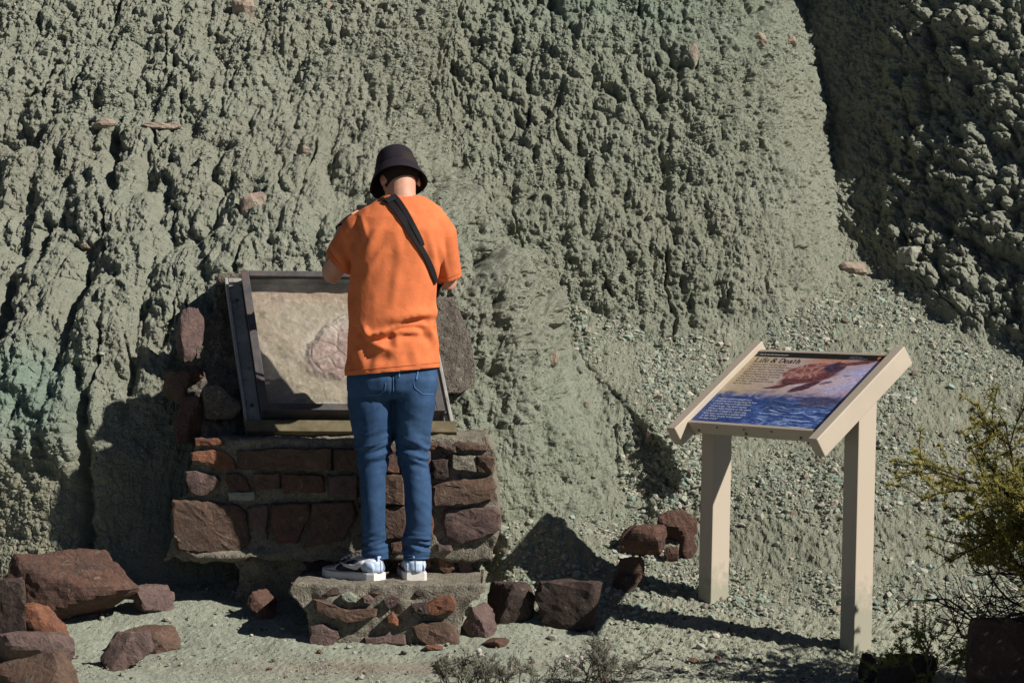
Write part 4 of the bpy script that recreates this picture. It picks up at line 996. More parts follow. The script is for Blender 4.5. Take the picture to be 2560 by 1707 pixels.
for s in (-1, 1):
    parts.append(ball(hd(.078*s, -.006, -.004), (.008, .019, .029), 10, 8, Rh@Matrix.Rotation(R(-18*s), 3, 'Z')))
    parts.append(ball(hd(.032*s, .086, .036), (.022, .010, .007), 8, 6, Rh))
for S, E, Wr, K_, inn, dwn in ((SH_L, EL_L, WR_L, Vector((-.640, .388, 1.762)), Vector((.5, .2, .85)).normalized(), Vector((.8, .25, -.35)).normalized()), (SH_R, EL_R, WR_R, Vector((-.525, .398, 1.765)), Vector((-.4, .2, .9)).normalized(), Vector((-.85, .25, -.25)).normalized())):
    parts.append(limb([(S, .040), (S.lerp(E, .45), .047), (E, .043), (E.lerp(Wr, .3), .043), (E.lerp(Wr, .75), .031), (Wr, .026)], 14))
    parts += hand(Wr, K_, inn, dwn)
LEGL = [(870, 797, 900, .0, .092), (930, 799, 905, .0, .092), (990, 808, 903, .008, .084), (1030, 818, 900, .012, .074), (1060, 819, 892, .01, .067), (1100, 823, 888, -.006, .066), (1150, 826, 887, -.016, .066), (1200, 828, 887, -.012, .057), (1240, 831, 889, .0, .050), (1262, 832, 892, .004, .053), (1280, 836, 894, .006, .058), (1305, 836, 894, .006, .058)]
LEGR = [(870, 903, 1004, .0, .092), (930, 904, 1000, .0, .092), (990, 906, 989, .012, .084), (1030, 908, 983, .016, .074), (1060, 916, 985, .014, .067), (1100, 924, 991, .0, .066), (1150, 928, 994, -.010, .066), (1200, 930, 993, -.008, .057), (1240, 926, 990, .0, .050), (1262, 925, 988, .004, .053), (1280, 927, 985, .006, .058), (1305, 927, 985, .006, .058)]
def leg(rows, k=1., cut=9999):
    out = []
    for py, l, r, cy, ry in rows:
        if py > cut: continue
        dl = 3 if py > 1040 else 0; a, b = Q(l+dl*.6, py, cy), Q(r-dl*.6, py, cy); c = (a+b)/2; out.append((c, Vector(((b.x-a.x)/2*k, 0, 0)), Vector((0, ry*k, 0))))
    return out
for rows in (LEGL, LEGR):
    rr = leg(rows[::-1], .84); rr = [(c, a*(.74 if i < 5 else 1), b*(.62 if i < 5 else 1)) for i, (c, a, b) in enumerate(rr)]; parts.append(loft(rr, 18))
body = mine(obj('body', union(parts, .0052, 5, .5), None, M_SKIN))
for s in (-1, 1):
    bm = bmesh.new(); bmesh.ops.create_uvsphere(bm, u_segments=12, v_segments=8, radius=.0115); mine(obj('eye', bm, None, plain('eye_white', (.6, .58, .55), .2, .02) if s < 0 else bpy.data.materials['eye_white'], hd(.031*s, .084, .018)))
# hair: short fade below the hat
hb = bmesh.new(); V, F = ball(hd(0, -.004, .037), (.0815, .102, .102), 30, 20, Rh); hb.from_mesh(poly_mesh('t', V, F))
V2, F2 = ball(hd(0, -.010, -.012), (.071, .083, .066), 30, 16, Rh)
bmesh.ops.delete(hb, geom=[v for v in hb.verts if (Rh.transposed()@(v.co-HEADC)).y > .028 or (Rh.transposed()@(v.co-HEADC)).z < -.035], context='VERTS')
for f in hb.faces: f.smooth = True
hair = mine(obj('hair', hb, None, M_HAIR))
# shirt
tor = [trow(452, 884, 968, .082, .060), trow(462, 866, 990, .068, .074), trow(478, 840, 1012, .058, .090), trow(500, 822, 1026, .045, .108), trow(530, 814, 1028, .032, .122), trow(580, 810, 1018, .020, .128), trow(640, 806, 1003, .008, .122),
       trow(690, 804, 999, .0, .118), trow(740, 803, 1001, -.002, .120), trow(790, 800, 1005, .0, .124), trow(840, 796, 1007, .0, .126), trow(872, 794, 1008, .0, .126), trow(930, 791, 1008, .0, .126)]
sp_ = [loft(tor[::-1], 30)]
dL = (EL_L-SH_L).normalized(); dR = (EL_R-SH_R).normalized()
CUTL = SH_L+dL*.215; CUTR = SH_R+dR*.238
sp_.append(limb([(SH_L+Vector((.035, .0, .0)), .070, .078), (SH_L+dL*.05, .072, .078), (SH_L+dL*.13, .070, .074), (SH_L+dL*.27, .071, .075)], 18))
sp_.append(limb([(SH_R-Vector((.035, .0, .0)), .070, .078), (SH_R+dR*.05, .066, .074), (SH_R+dR*.13, .062, .070), (SH_R+dR*.29, .060, .068)], 18))
sm = union(sp_, .0068, 7, .5)
v, n = get_np(sm)
py_ = (HOR+(CH-v[:, 2])*FPX/(D+v[:, 1]))/K; px_ = (1280+v[:, 0]*FPX/(D+v[:, 1]))/K
disp = np.zeros(len(v)); backs = n[:, 1] < .35
def fold(x0, y0, x1, y1, w, amp, asym=.9, curve=0.):
    t = np.clip(((px_-x0)*(x1-x0)+(py_-y0)*(y1-y0))/((x1-x0)**2+(y1-y0)**2), 0, 1)
    L = math.hypot(x1-x0, y1-y0); nx, ny = -(y1-y0)/L, (x1-x0)/L
    d = (px_-x0-t*(x1-x0))*nx+(py_-y0-t*(y1-y0))*ny+curve*4*t*(1-t)
    e = np.hypot(px_-x0-t*(x1-x0), py_-y0-t*(y1-y0)); far = np.exp(-np.maximum(0, e-np.abs(d)-2)/6)
    taper = np.sin(np.pi*np.clip(t*.92+.04, 0, 1))**.6
    return amp*taper*far*(np.exp(-(d/w)**2)-asym*np.exp(-((d-1.9*w)/(1.3*w))**2))
FOLDS = [(900, 742, 992, 722, 8, .012, .9, 6), (840, 770, 905, 752, 7, .014, 1.1, -6), (905, 752, 985, 745, 6, .010, .8, 5), (890, 768, 965, 762, 6, .008, 1., 4), (835, 752, 850, 775, 7, .010, .9, 0), (838, 775, 905, 808, 12, .010, .8, -8), (915, 765, 908, 800, 9, .007, .8, 0),
         (880, 735, 980, 715, 10, .006, .6, 4), (975, 745, 1000, 790, 7, .007, .8, 3), (1000, 700, 985, 770, 6, .006, .8, 0), (838, 585, 872, 520, 10, .005, .5, 0), (845, 625, 880, 575, 9, .004, .5, 3), (918, 600, 902, 700, 11, .0035, .4, 0), (905, 520, 922, 600, 10, .0022, .2, 0),
         (985, 540, 1010, 640, 8, .006, .8, 0), (1010, 560, 1025, 635, 7, .006, .8, 0), (830, 500, 842, 545, 6, .005, 1., 0), (955, 500, 940, 530, 5, .0035, .8, 0), (960, 515, 945, 545, 5, .004, .8, 0), (930, 477, 950, 500, 5, .002, .8, 0), (820, 800, 840, 850, 10, .004, .7, 0), (870, 810, 860, 855, 10, .003, .7, 0), (950, 800, 960, 845, 10, .003, .7, 0), (800, 640, 812, 760, 8, .004, .7, 0), (765, 560, 800, 620, 8, .005, .8, 0), (790, 520, 815, 600, 8, .004, .7, 0)]
for f in FOLDS: disp += fold(*f)
disp *= 1.7*np.clip((.45-n[:, 1])/.6, 0, 1)
disp += .0028*np.array([mnoise.noise(Vector((p[0]*9, p[1]*9, p[2]*5))) for p in v])+.0016*np.array([mnoise.noise(Vector((p[0]*26, p[1]*26, p[2]*14))) for p in v])
disp += .010*np.exp(-((py_-(862-(px_-795)*.08)+14)/16)**2)*.35
set_np(sm, v+n*disp[:, None])
bm = bmesh.new(); bm.from_mesh(sm)
def cut(co, no, sel):
    fs = [f for f in bm.faces if sel(f.calc_center_median())]; g = set(fs)
    for f in fs: g.update(f.verts); g.update(f.edges)
    bmesh.ops.bisect_plane(bm, geom=list(g), plane_co=co, plane_no=no, clear_outer=True)
hl, hr = Q(794, 862, 0), Q(1008, 843, 0)
cut(hl, (hr-hl).cross(Vector((0, 1, 0))).normalized() if (hr-hl).cross(Vector((0, 1, 0))).z < 0 else -(hr-hl).cross(Vector((0, 1, 0))).normalized(), lambda c: c.z < 1.25)
cut(CUTL, (dL+Vector((-.15, 0, .1))).normalized(), lambda c: (c-CUTL).length < .16 and c.x < -.655 and c.z < 1.66)
cut(CUTR, (dR+Vector((0, -.1, 0))).normalized(), lambda c: (c-CUTR).length < .13 and c.x > -.345 and c.z < 1.60)
nk = Vector((-.445, .075, 1.828)); cut(nk, Vector((0, .22, 1)).normalized(), lambda c: c.z > 1.77)
loops = []
todo = {e for e in bm.edges if e.is_boundary}
while todo:
    e = todo.pop(); lp = [e.verts[0], e.verts[1]]
    while True:
        nx = [q for q in lp[-1].link_edges if q in todo]
        if not nx: break
        todo.discard(nx[0]); lp.append(nx[0].other_vert(lp[-1]))
    if len(lp) > 20: loops.append([(q.co.copy(), q.normal.copy()) for q in (lp[:-1] if lp[0] is lp[-1] else lp)])
bm.to_mesh(sm); bm.free()
shirt = mine(obj('shirt', sm, None, M_SHIRT)); so_ = shirt.modifiers.new('thick', 'SOLIDIFY'); so_.thickness = .004; so_.offset = 0
dg = bpy.context.evaluated_depsgraph_get(); shirt_bvh = BVHTree.FromObject(shirt, dg)
man_inv = Vector(man.location)
def cast(o, d):
    h = shirt_bvh.ray_cast(Vector(o), Vector(d)); return h[0], h[1]
def back_pt(px, py, off=.004):
    o = Vector((0, -D, CH)); d = (W(px, py, 0)-o).normalized(); h, n_ = cast(o, d)
    return (h+n_*off*(1 if n_.dot(d) < 0 else -1), (n_ if n_.dot(d) < 0 else -n_)) if h else (None, None)
def tube_along(pts, r, name, mat, par, nseg=6, close=False):
    rings = []; n_ = len(pts)
    for i, p in enumerate(pts):
        t = (pts[(i+1) % n_ if close else min(i+1, n_-1)]-pts[i-1 if close else max(i-1, 0)]).normalized()
        a = t.cross(Vector((0, .3, 1))).normalized(); b = t.cross(a); rings.append((p, a*r, b*r))
    if close: rings.append(rings[0])
    V, F = loft(rings, nseg, not close); return obj(name, poly_mesh(name, V, F, mat, True), par)
def ribbon(samples, width, thick, name, mat):
    """samples: (point, surface normal); a flat webbing strap lying on the cloth"""
    V = []; F = []; n_ = len(samples)
    for i, (p, nn) in enumerate(samples):
        t = (samples[min(i+1, n_-1)][0]-samples[max(i-1, 0)][0]).normalized(); s = nn.cross(t).normalized()
        V += [p-s*width/2, p+s*width/2, p+s*width/2+nn*thick, p-s*width/2+nn*thick]
    for i in range(n_-1):
        for k in range(4): F.append((i*4+k, i*4+(k+1) % 4, (i+1)*4+(k+1) % 4, (i+1)*4+k))
    F += [(3, 2, 1, 0), tuple((n_-1)*4+k for k in range(4))]
    bm = bmesh.new(); bm.from_mesh(poly_mesh('t', V, F)); bmesh.ops.recalc_face_normals(bm, faces=bm.faces); return obj(name, bm, None, mat)
def curve_px(ctrl, n_):
    C_ = np.array(ctrl, dtype=float); d = np.r_[0, np.cumsum(np.hypot(*np.diff(C_, axis=0).T))]; t = np.linspace(0, d[-1], n_)
    return np.stack([np.interp(t, d, C_[:, 0]), np.interp(t, d, C_[:, 1])], -1)
def strap_pts(ctrl, n_, off):
    out = []
    for a, b in curve_px(ctrl, n_):
        p, nn = back_pt(a, b, off)
        if p is not None: out.append([p, nn])
    for _ in range(6):
        for i in range(1, len(out)-1):
            out[i][0] = (out[i-1][0]+out[i][0]*2+out[i+1][0])/4+out[i][1]*.0006; out[i][1] = (out[i-1][1]+out[i][1]*2+out[i+1][1]).normalized()
    return out
M_STITCH = cloth('orange_stitching', (.50, .125, .045))
for lp in loops:
    zc = sum(p.z for p, _ in lp)/len(lp); n_ = len(lp); raw = [p for p, _ in lp]
    sm_ = [sum((raw[(i+j) % n_] for j in range(-3, 4)), Vector())/7 for i in range(n_)][::2]
    if zc > 1.77:
        o = tube_along(sm_, .0065, 'collar', M_SHIRT, None, 8, True); o.parent = shirt
    else:
        c = sum(sm_, Vector())/len(sm_); axis_ = Vector((0, 0, 1)) if zc < 1.3 else ((SH_L-EL_L) if c.x < -.5 else (SH_R-EL_R)).normalized()
        pts = []
        for p in sm_:
            q = p+axis_*.020; r_ = (q-c); r_ -= axis_*r_.dot(axis_); h = shirt_bvh.find_nearest(q+r_.normalized()*.004)
            if h[0] is not None: pts.append(h[0]+(r_.normalized())*.0006)
        o = tube_along(pts, .0016, 'hem_stitch', M_STITCH, None, 5, True); o.parent = shirt
bag = empty('sling_bag', (-.45, .2, 1.45), 'black crossbody bag on a double strap slung across the orange shirt', 'bag')
def bagged(o): o.parent = bag; o.matrix_parent_inverse = Matrix.Translation(-Vector(bag.location)); return o
st1 = strap_pts([(884, 459), (900, 470), (925, 505), (950, 545), (972, 585), (988, 615), (999, 650)], 34, .004)
front1 = [(-.50, .17, 1.77), (-.47, .20, 1.70), (-.41, .215, 1.60), (-.35, .21, 1.52)]
top = st1[0][0]; endp = st1[-1][0]
fr_pts = [Vector((top.x-.004, top.y+.035, top.z+.006)), Vector((top.x+.0, top.y+.075, top.z-.03))]+[Vector(p) for p in front1]+[Vector((-.29, .13, 1.47))]
bagged(ribbon(st1, .026, .003, 'strap', M_BLK))
fs = [(st1[0][0], st1[0][1])]
for i, p in enumerate(fr_pts): fs.append((p, Vector((0, 1, .1)).normalized() if i > 0 else Vector((0, .3, 1)).normalized()))
bagged(ribbon(fs, .036, .003, 'front_strap', M_BLK))
st2 = strap_pts([(903, 452), (918, 468), (938, 500), (955, 535), (968, 566)], 20, .007); bagged(ribbon(st2, .021, .003, 'strap_tail', M_BLK))
pb, nb_ = back_pt(897, 462, .010); buck = NT('black_plastic'); M_PLA = buck.fin((.02, .021, .023), .35)
tt = (st1[6][0]-st1[0][0]).normalized(); ss = nb_.cross(tt).normalized(); bm = bmesh.new(); box_bm(bm, pb, tt*.014, ss*.021, nb_*.005); bevel(bm, .003); bagged(obj('buckle', bm, None, M_PLA))
bm = bmesh.new(); box_bm(bm, (-.38, .235, 1.50), (.085, .02, -.02), (0, .032, 0), (.012, 0, .06)); bevel(bm, .015, 3); bagged(obj('pouch', bm, None, M_BLK))
# jeans
jp = [loft(leg(LEGL[::-1], 1.0), 22), loft(leg(LEGR[::-1], 1.0), 22), loft([trow(915, 806, 1000, .0, .085), trow(895, 799, 1004, -.004, .108), trow(870, 797, 1005, -.006, .116), trow(845, 800, 1003, .0, .110), trow(825, 803, 1000, .0, .104), trow(800, 806, 997, .0, .10)], 26)]
jm = union(jp, .0058, 5, .5); v, n = get_np(jm)
py_ = (HOR+(CH-v[:, 2])*FPX/(D+v[:, 1]))/K; px_ = (1280+v[:, 0]*FPX/(D+v[:, 1]))/K
legid = np.where(px_ < 903, 0., 1.); cx_ = np.where(px_ < 903, 862, 953)
ph = py_+(px_-cx_)*np.where(px_ < 903, -.22, .20)+5*np.sin(px_*.09+legid*2)+6*np.array([mnoise.noise(Vector((p[0]*20, p[1]*12, p[2]*9))) for p in v])
knee = np.exp(-((py_-1040)/42)**2); ank = sst(1205, 1245, py_)*sst(1290, 1268, py_); mid = np.exp(-((py_-1170)/60)**2); thigh = np.exp(-((py_-930)/40)**2)
def fld(kx, kz, sl, sd):
    o_ = np.array([mnoise.noise(Vector((p[0]*kx+sd+9*l_, p[1]*kx, p[2]*kz+(p[0]+.48)*sl*(1 if l_ else -1)))) for p, l_ in zip(v, legid)])
    return np.clip(1-3.2*np.abs(o_), -.8, 1)
d_ = .0090*knee*fld(6, 26, 14, 3)+.0055*knee*fld(9, 44, 16, 5)+.0085*ank*fld(5, 34, 9, 7)+.004*ank*fld(9, 60, 9, 8)+.0022*mid*fld(6, 16, 12, 9)+.0030*thigh*fld(5, 15, 10, 11)
d_ += .0016*np.array([mnoise.noise(Vector((p[0]*24, p[1]*24, p[2]*12))) for p in v])
d_ -= .010*np.exp(-((px_-902)/5)**2)*sst(930, 870, py_)*(n[:, 1] < 0)
set_np(jm, v+n*d_[:, None])
bm = bmesh.new(); bm.from_mesh(jm)
bmesh.ops.bisect_plane(bm, geom=list(bm.verts)+list(bm.edges)+list(bm.faces), plane_co=Q(860, 1284, 0), plane_no=(0, 0, -1), clear_outer=True); bm.to_mesh(jm); bm.free()
jeans = mine(obj('jeans', jm, None, M_DENIM)); so_ = jeans.modifiers.new('thick', 'SOLIDIFY'); so_.thickness = .005; so_.offset = -1
jb = BVHTree.FromObject(jeans, bpy.context.evaluated_depsgraph_get())
def on_jeans(px, py, off=.002):
    o = Vector((0, -D, CH)); d = (W(px, py, 0)-o).normalized(); h, nn, _, _ = jb.ray_cast(o, d); return h-d*off, nn
M_STI = cloth('denim_seam', (.075, .16, .33))
for pts in ([(810, 880), (812, 898), (850, 905), (868, 893)], [(985, 902), (950, 903), (932, 888)], [(829, 866), (829, 880)]): pass
for nm, ctrl in (('pocket_seam', [(838, 908), (870, 907), (884, 897), (886, 880)]), ('pocket_seam', [(996, 906), (970, 905), (952, 890), (950, 880)]), ('belt_loop', [(918, 852), (916, 866)]), ('belt_loop', [(960, 850), (956, 872)]), ('centre_seam', [(903, 866), (904, 900)])):
    pts = []
    for a, b in curve_px(ctrl, 16):
        try: pts.append(on_jeans(a, b, .0012)[0])
        except TypeError: pass
    if len(pts) > 3:
        o = tube_along(pts, .0018 if nm != 'belt_loop' else .004, nm, M_STI, None); o.parent = jeans
for rows, sgn in ((LEGL, 0), (LEGR, 1)):
    r_ = leg(rows)[-2]; r_ = (r_[0]-Vector((0, 0, .003)), r_[1], r_[2]); pts = [r_[0]+r_[1]*1.03*math.cos(t)+r_[2]*1.03*math.sin(t)+Vector((0, 0, .004)) for t in np.linspace(0, 2*math.pi, 28)[:-1]]
    o = tube_along(pts, .0045, 'cuff', M_DENIM, None, 6, True); o.parent = jeans
# shoes
M_WHITE = plain('white_leather', (.62, .61, .62), .45, .04, 20, .1); M_BLUE = plain('pale_blue_leather', (.42, .52, .68), .45, .05); M_SOLE = plain('white_rubber', (.66, .62, .58), .6, .06, 30, .1); M_LBLK = plain('black_leather', (.018, .018, .022), .4, .1)
M_SGREY = plain('grey_suede', (.34, .35, .39), .6, .06)
def shoe(heel, ang):
    d = Vector((math.sin(ang), math.cos(ang), 0)); s = Vector((d.y, -d.x, 0)); zb = heel.z; h0 = Vector((heel.x, heel.y, 0))
    def P(l, w, z): return h0+d*l+s*w+Vector((0, 0, zb+z))
    def prof(l): return np.interp(l, [0, .03, .08, .15, .21, .26, .285, .297], [.032, .044, .045, .046, .053, .049, .034, .010])
    r1 = [(P(.002, 0, .017), s*.020, Vector((0, 0, .016)))]
    so_ = []
    for l in (0, .008, .03, .08, .15, .21, .25, .278, .292, .297):
        k = prof(l)+.004; lift = .010*max(0, (l-.2)/.1)**2; V_top = .034-.004*(l > .1)
        so_.append((l, k, lift, V_top))
    V = []; F = []
    for l, k, lift, tz in so_:
        V += [P(l, -k, lift), P(l, k, lift), P(l, k, lift+tz*.8), P(l, k*.94, lift+tz), P(l, -k*.94, lift+tz), P(l, -k, lift+tz*.8)]
    for i in range(len(so_)-1):
        for j in range(6): F.append((i*6+j, i*6+(j+1) % 6, (i+1)*6+(j+1) % 6, (i+1)*6+j))
    F += [(5, 4, 3, 2, 1, 0), tuple((len(so_)-1)*6+j for j in range(6))]
    bm = bmesh.new(); bm.from_mesh(poly_mesh('t', V, F)); bmesh.ops.recalc_face_normals(bm, faces=bm.faces); sole = mine(obj('sole', bm, None, M_SOLE))
    rings = []
    for l, hgt, back in ((.004, .075, 0), (.012, .092, 0), (.035, .098, 0), (.075, .094, 0), (.11, .095, 0), (.15, .082, 0), (.19, .064, 0), (.235, .050, 0), (.268, .043, 0), (.288, .036, 0)):
        k = prof(l)*.97; lift = .010*max(0, (l-.2)/.1)**2+.024; rings.append((P(l, 0, lift+(hgt-.024)/2), s*k, Vector((0, 0, (hgt-.024)/2))))
    V, F = loft(rings, 22); me = poly_mesh('upper', V, F, M_WHITE, True)
    up = mine(obj('upper', me, None, M_WHITE)); m_ = up.modifiers.new('s', 'SUBSURF'); m_.levels = m_.render_levels = 1
    def side(name, pts, mat, sg, off=.0015):
        def surf(l, z):
            k = prof(l)*.97; hgt = np.interp(l, [.004, .012, .035, .075, .11, .15, .19, .235, .268, .288], [.075, .092, .098, .094, .095, .082, .064, .05, .043, .036]); lift = .010*max(0, (l-.2)/.1)**2+.024
            t = np.clip((z-lift-(hgt-.024)/2)/((hgt-.024)/2), -.98, .98); w = k*math.sqrt(max(0, 1-t*t)); return P(l, sg*(max(w, k*.35)+off), z)
        pp = smooth_poly(pts, 4); c = (sum(p[0] for p in pp)/len(pp), sum(p[1] for p in pp)/len(pp)); V = []; F = []; m = len(pp)
        for f_ in (1, .66, .33):
            for p in pp: V.append(surf(c[0]+(p[0]-c[0])*f_, c[1]+(p[1]-c[1])*f_))
        V.append(surf(*c))
        for r_ in range(2):
            for i in range(m): F.append((r_*m+i, r_*m+(i+1) % m, (r_+1)*m+(i+1) % m, (r_+1)*m+i))
        for i in range(m): F.append((2*m+i, 2*m+(i+1) % m, 3*m))
        o = obj(name, poly_mesh(name, V, F, mat, True)); o.parent = up; so = o.modifiers.new('t', 'SOLIDIFY'); so.thickness = .0012; so.offset = 0; return o
    for sg in (-1, 1):
        side('side_panel', [(.065, .034), (.12, .036), (.19, .036), (.185, .056), (.14, .074), (.10, .082), (.075, .07)], M_LBLK, sg)
        side('side_mark', [(.050, .072), (.075, .050), (.105, .043), (.20, .068), (.16, .060), (.115, .057), (.085, .064), (.055, .083)], M_WHITE, sg, .0035)
        side('heel_counter', [(.006, .036), (.050, .036), (.052, .060), (.045, .078), (.010, .074)], M_BLUE, sg, .0022)
        side('toe_cap', [(.205, .036), (.262, .036), (.280, .040), (.262, .044), (.215, .054)], M_SGREY, sg, .0018)
    bm = bmesh.new(); box_bm(bm, P(.004, 0, .088), d*.003, s*.011, Vector((0, 0, .012))); bevel(bm, .002); o = obj('heel_tab', bm, None, M_BLUE); o.parent = up
    V = []; F = []; kk = prof(.012)
    for j, z in enumerate((.034, .050, .066, .080)):
        for w in np.linspace(-1, 1, 13): V.append(P(-.004+.030*abs(w)**2.6+.12*(z-.034)*(.55 if z > .05 else .3), w*kk*(1.02-.9*max(0, z-.06)), z))
    for j in range(3):
        for i in range(12): F.append((j*13+i, j*13+i+1, (j+1)*13+i+1, (j+1)*13+i))
    o = obj('heel_panel', poly_mesh('heel_panel', V, F, M_BLUE, True)); o.parent = up; so2 = o.modifiers.new('t', 'SOLIDIFY'); so2.thickness = .003; so2.offset = 0
    o = tube_along([P(-.006+.12*(z-.034)*.5, 0, z) for z in (.036, .05, .066, .082)], .0025, 'heel_seam', M_SGREY, None, 6); o.parent = up
    for i in range(4):
        l = .125+.022*i; z = np.interp(l, [.11, .15, .19, .235], [.098, .086, .068, .053])+.012; pts = [P(l, w, z+.004-abs(w)*.35) for w in np.linspace(-.020, .020, 7)]
        o = tube_along(pts, .0032, 'lace', M_WHITE, None, 6); o.parent = up
    return up
ZS = .2765
shoe(Vector((Q(893, 1328, -.05).x-.036, -.055, ZS)), R(-52)); shoe(Vector((Q(955, 1328, 0).x+.002, -.052, ZS)), R(-8))
# bucket hat
HO = HEADC+Rh@Vector((0, -.006, .044))+Vector((-.008, 0, 0)); Rt = Matrix.Rotation(R(10), 3, 'Z')@Matrix.Rotation(-R(30), 3, 'X')@Matrix.Rotation(R(-3), 3, 'Y')
def revolve(profile, name, mat, n_=48, wob=0.):
    V = []; F = []
    for j, (r_, z) in enumerate(profile):
        for i in range(n_):
            t = 2*math.pi*i/n_; w = 1+wob*math.sin(3*t+1)*max(0, (r_-.09)/.04)
            V.append(HO+Rt@Vector((r_*w*.96*math.cos(t), r_*w*1.08*math.sin(t), z+wob*.35*math.sin(2*t+.6)*max(0, (r_-.09)))))
    for j in range(len(profile)-1):
        for i in range(n_): F.append((j*n_+i, j*n_+(i+1) % n_, (j+1)*n_+(i+1) % n_, (j+1)*n_+i))
    bm = bmesh.new(); bm.from_mesh(poly_mesh('t', V, F)); bmesh.ops.remove_doubles(bm, verts=bm.verts, dist=.0005); bmesh.ops.recalc_face_normals(bm, faces=bm.faces)
    for f in bm.faces: f.smooth = True
    o = mine(obj(name, bm, None, mat)); so_ = o.modifiers.new('t', 'SOLIDIFY'); so_.thickness = .003; so_.offset = 0; return o
crown = revolve([(.0, .090), (.03, .0905), (.056, .088), (.069, .082), (.0765, .070), (.081, .055), (.0855, .030), (.0885, .008), (.0892, .0)], 'hat_crown', M_HATC)
brim = revolve([(.0900, .012), (.0915, .002), (.0935, -.004), (.104, -.022), (.114, -.042), (.122, -.060), (.1235, -.0625)], 'hat_brim', M_HATC, 48, .05)
band = revolve([(.0893, .013), (.0918, .0125), (.0922, .009), (.0905, .0085)], 'hat_seam', M_HATC)
# wristwatch and camera
d_ = (WR_L-EL_L).normalized(); c_ = WR_L-d_*.018; a_ = d_.cross(Vector((0, 0, 1))).normalized(); b_ = d_.cross(a_)
pts = [c_+a_*.030*math.cos(t)+b_*.028*math.sin(t) for t in np.linspace(0, 2*math.pi, 21)[:-1]]
mine(tube_along(pts, .005, 'watch_band', M_BLK, None, 6, True))
camr = empty('camera', CAMC, 'dark compact camera the man holds up before his face, mostly hidden', 'camera')
def cbit(name, c, a, b, d, mat, bev=.004):
    bm = bmesh.new(); box_bm(bm, c, a, b, d); bevel(bm, bev); return obj(name, bm, camr, mat)
cbit('camera_body', (0, 0, 0), (.060, .01, 0), (-.004, .020, 0), (0, 0, .034), M_PLA, .006); cbit('viewfinder', (0, 0, .041), (.018, .003, 0), (-.002, .016, 0), (0, 0, .008), M_PLA, .003)
V, F = loft([(Vector((-.004, .018, 0)), Vector((.028, 0, 0)), Vector((0, 0, .028))), (Vector((-.01, .050, 0)), Vector((.027, 0, 0)), Vector((0, 0, .027))), (Vector((-.012, .062, 0)), Vector((.024, 0, 0)), Vector((0, 0, .024)))], 20)
obj('lens', poly_mesh('lens', V, F, M_PLA), camr)

# ------------------------------------------------------------------ plants
def leafmat(name, a, b, rough=.7):
    t = NT(name); oi = t.noise(9, 3, .6, t.coord('Object')); c = t.mix(t.ramp(oi, [(.38, 0.), (.62, 1.)]), a, b)
    tr = t.n('ShaderNodeBsdfTranslucent'); t.l(c, tr.inputs[0]); mx = t.n('ShaderNodeMixShader'); mx.inputs[0].default_value = .25
    t.fin(c, rough); t.l(t.b.outputs[0], mx.inputs[1]); t.l(tr.outputs[0], mx.inputs[2]); t.l(mx.outputs[0], t.out.inputs[0]); return t.m
M_LEAF = leafmat('yellow_green_leaf', (.33, .285, .065), (.17, .16, .045)); M_SPRIG = leafmat('fresh_sprig_leaf', (.24, .25, .07), (.15, .18, .06)); M_SAGE = leafmat('grey_sage_leaf', (.21, .205, .155), (.13, .13, .10))
M_BARK = rock_material('dark_bark', (.055, .040, .032), (.085, .066, .052), .15, 4); M_TWIG = plain('grey_twig', (.13, .10, .085), .9, .25, 60); M_FLOWER = plain('pale_seed_head', (.42, .36, .32), .9, .1)
def tubes(name, segs, mat, par, n=5):
    V = []; F = []
    for a, b, r0, r1 in segs:
        t = (b-a).normalized(); u = t.orthogonal().normalized(); w = t.cross(u); o = len(V)
        for p, r_ in ((a, r0), (b, r1)):
            for i in range(n):
                an = 2*math.pi*i/n; V.append(p+u*r_*math.cos(an)+w*r_*math.sin(an))
        for i in range(n): F.append((o+i, o+(i+1) % n, o+n+(i+1) % n, o+n+i))
    return obj(name, poly_mesh(name, V, F, mat, True), par)
def leaves(name, L, mat, par):
    """L: (base, direction, length, width) narrow leaves folded along the middle"""
    V = []; F = []
    for p, d, ln, wd_ in L:
        d = d.normalized(); s = d.orthogonal().normalized(); o = len(V); nn = s.cross(d)
        V += [p, p+d*ln*.5+s*wd_/2, p+d*ln, p+d*ln*.5-s*wd_/2, p+d*ln*.5+nn*wd_*.3]
        F += [(o, o+1, o+4), (o+1, o+2, o+4), (o+2, o+3, o+4), (o+3, o, o+4)]
    return obj(name, poly_mesh(name, V, F, mat), par)
def rv(rs, k=1): return Vector((rs.gauss(0, k), rs.gauss(0, k), rs.gauss(0, k)))
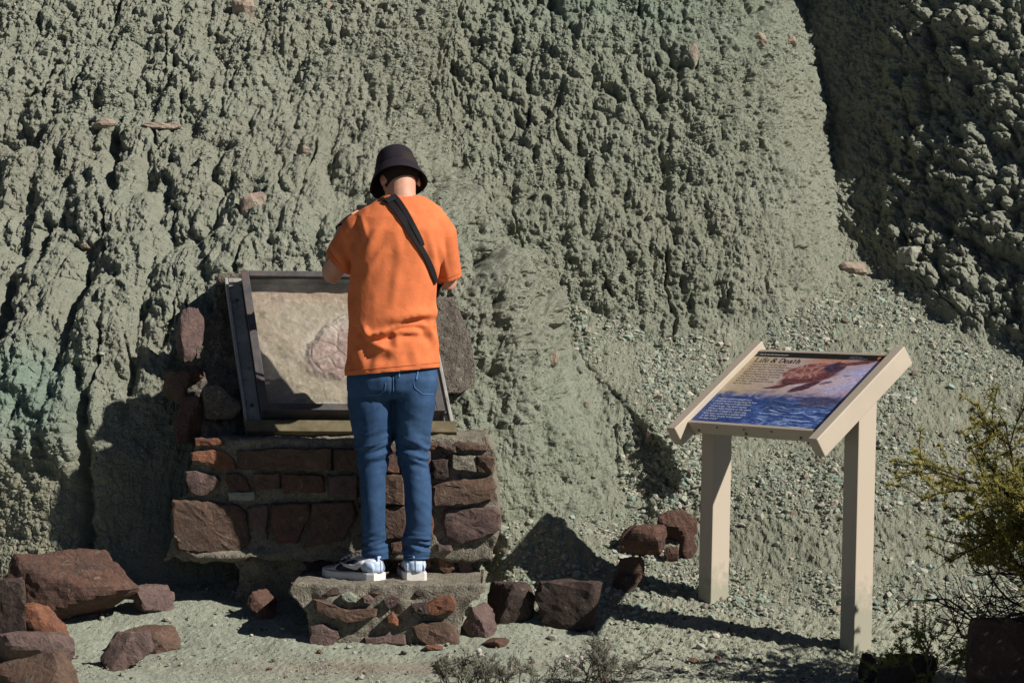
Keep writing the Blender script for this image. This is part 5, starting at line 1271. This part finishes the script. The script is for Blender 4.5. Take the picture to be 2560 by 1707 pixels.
def shrub(base, stems, hgt, spread, seed, label, lean=(0, 0), leaf=(.020, .0042), dens=16, mat=M_LEAF, name='shrub', depth=4, r0=.013, up=.35, low=.35, cat='bush', group=None):
    rs = random.Random(seed); root = empty(name, base, label, cat, group); segs = []; L = []
    def grow(p, d, ln, r_, lev):
        k = 3; q = p; dd = d
        for i in range(k):
            dd = (dd+rv(rs, .16)+Vector((0, 0, .06*up))).normalized(); e = q+dd*ln/k; segs.append((q, e, r_*(1-.25*i/k), r_*(1-.25*(i+1)/k)))
            if lev >= depth-1 and e.z > hgt*low:
                for _ in range(dens):
                    L.append((q.lerp(e, rs.random()), dd*.6+rv(rs, .55)+Vector((0, 0, .3)), leaf[0]*rs.uniform(.6, 1.2), leaf[1]*rs.uniform(.7, 1.3)))
            if lev < depth and (i > 0 or lev > 0):
                for _ in range(rs.choice((1, 1, 2))): grow(e, (dd*.75+rv(rs, .48)+Vector((0, 0, up*.35))).normalized(), ln*rs.uniform(.55, .78), r_*.62, lev+1)
            q = e
        if lev >= depth-1 and q.z > hgt*low:
            for _ in range(dens): L.append((q, dd+rv(rs, .7), leaf[0]*rs.uniform(.7, 1.3), leaf[1]))
    for i in range(stems):
        a = rs.uniform(0, 6.283); d = Vector((math.cos(a)*spread+lean[0], math.sin(a)*spread+lean[1], 1)).normalized()
        segs.clear(); grow(Vector((math.cos(a)*.05, math.sin(a)*.05, 0)), d, hgt*.44*rs.uniform(.8, 1.1), r0*rs.uniform(.7, 1.1), 0)
        tubes('branch', segs, M_BARK if mat is M_LEAF else M_TWIG, root)
    tag(leaves('foliage', L, mat, root), kind='stuff'); return root, len(L)
b1, nl1 = shrub((2.23, -1.22, -.01), 11, 1.16, .42, 12, 'yellow-green wiry bush at the right edge beside the sign', (-.10, .0), dens=22, low=.40)
b2, nl2 = shrub((2.6, -1.75, -.02), 6, .95, .5, 8, 'second wiry bush beyond the right edge, shading the corner', (-.1, .0), dens=14)
sprig, _ = shrub((1.50, -1.12, -.01), 3, .36, .25, 5, 'small yellow-green sprig growing before the dark boulder', (-.05, 0), leaf=(.016, .005), dens=7, mat=M_SPRIG, name='sprig', depth=3, r0=.004, low=.1)
shrub((1.62, -1.22, -.01), 3, .22, .4, 15, 'low yellow-green sprig at the bottom edge by the corner boulder', (-.05, 0), leaf=(.016, .005), dens=6, mat=M_SPRIG, name='sprig', depth=3, r0=.004, low=.1)
SAGE = [(1065, 1575, 12, .17, .42, 21, 'bushiest grey sage clump at the bottom edge below the step', 0), (1105, 1580, 7, .15, .45, 22, 'grey sage clump growing close against the bushiest one', 0), (1190, 1590, 6, .17, .6, 23, 'sprawling sage plant with a long leaning bare branch', .35),
        (1320, 1590, 4, .15, .4, 24, 'sparse twig plant with white seed heads at the bottom edge', 0), (1415, 1590, 7, .20, .35, 25, 'tall thin sage plant with yellowish tips rightmost at the bottom edge', .1), (1395, 1600, 4, .13, .5, 26, 'low grey sprout beside the tall thin sage plant', -.1)]
for px, py, st, h_, spd, sd, lb, ln in SAGE:
    p = W(px, py, -.93); p.z = gz(p.x, -.93)
    r_, _ = shrub(p, st, h_, spd, sd, lb, (ln, 0), leaf=(.017, .0042), dens=3, mat=M_SAGE, name='sage_plant', depth=2, r0=.0032, up=.6, low=.12, cat='plant')
    if sd in (24, 21):
        rs_ = random.Random(sd)
        for k in range(5 if sd == 24 else 2):
            bm = bmesh.new(); bmesh.ops.create_icosphere(bm, subdivisions=2, radius=.010)
            for v_ in bm.verts: v_.co *= 1+.25*rs_.random()
            obj('seed_head', bm, r_, M_FLOWER, Vector((rs_.uniform(-.06, .06), rs_.uniform(-.03, .03), h_*rs_.uniform(.55, .9))))
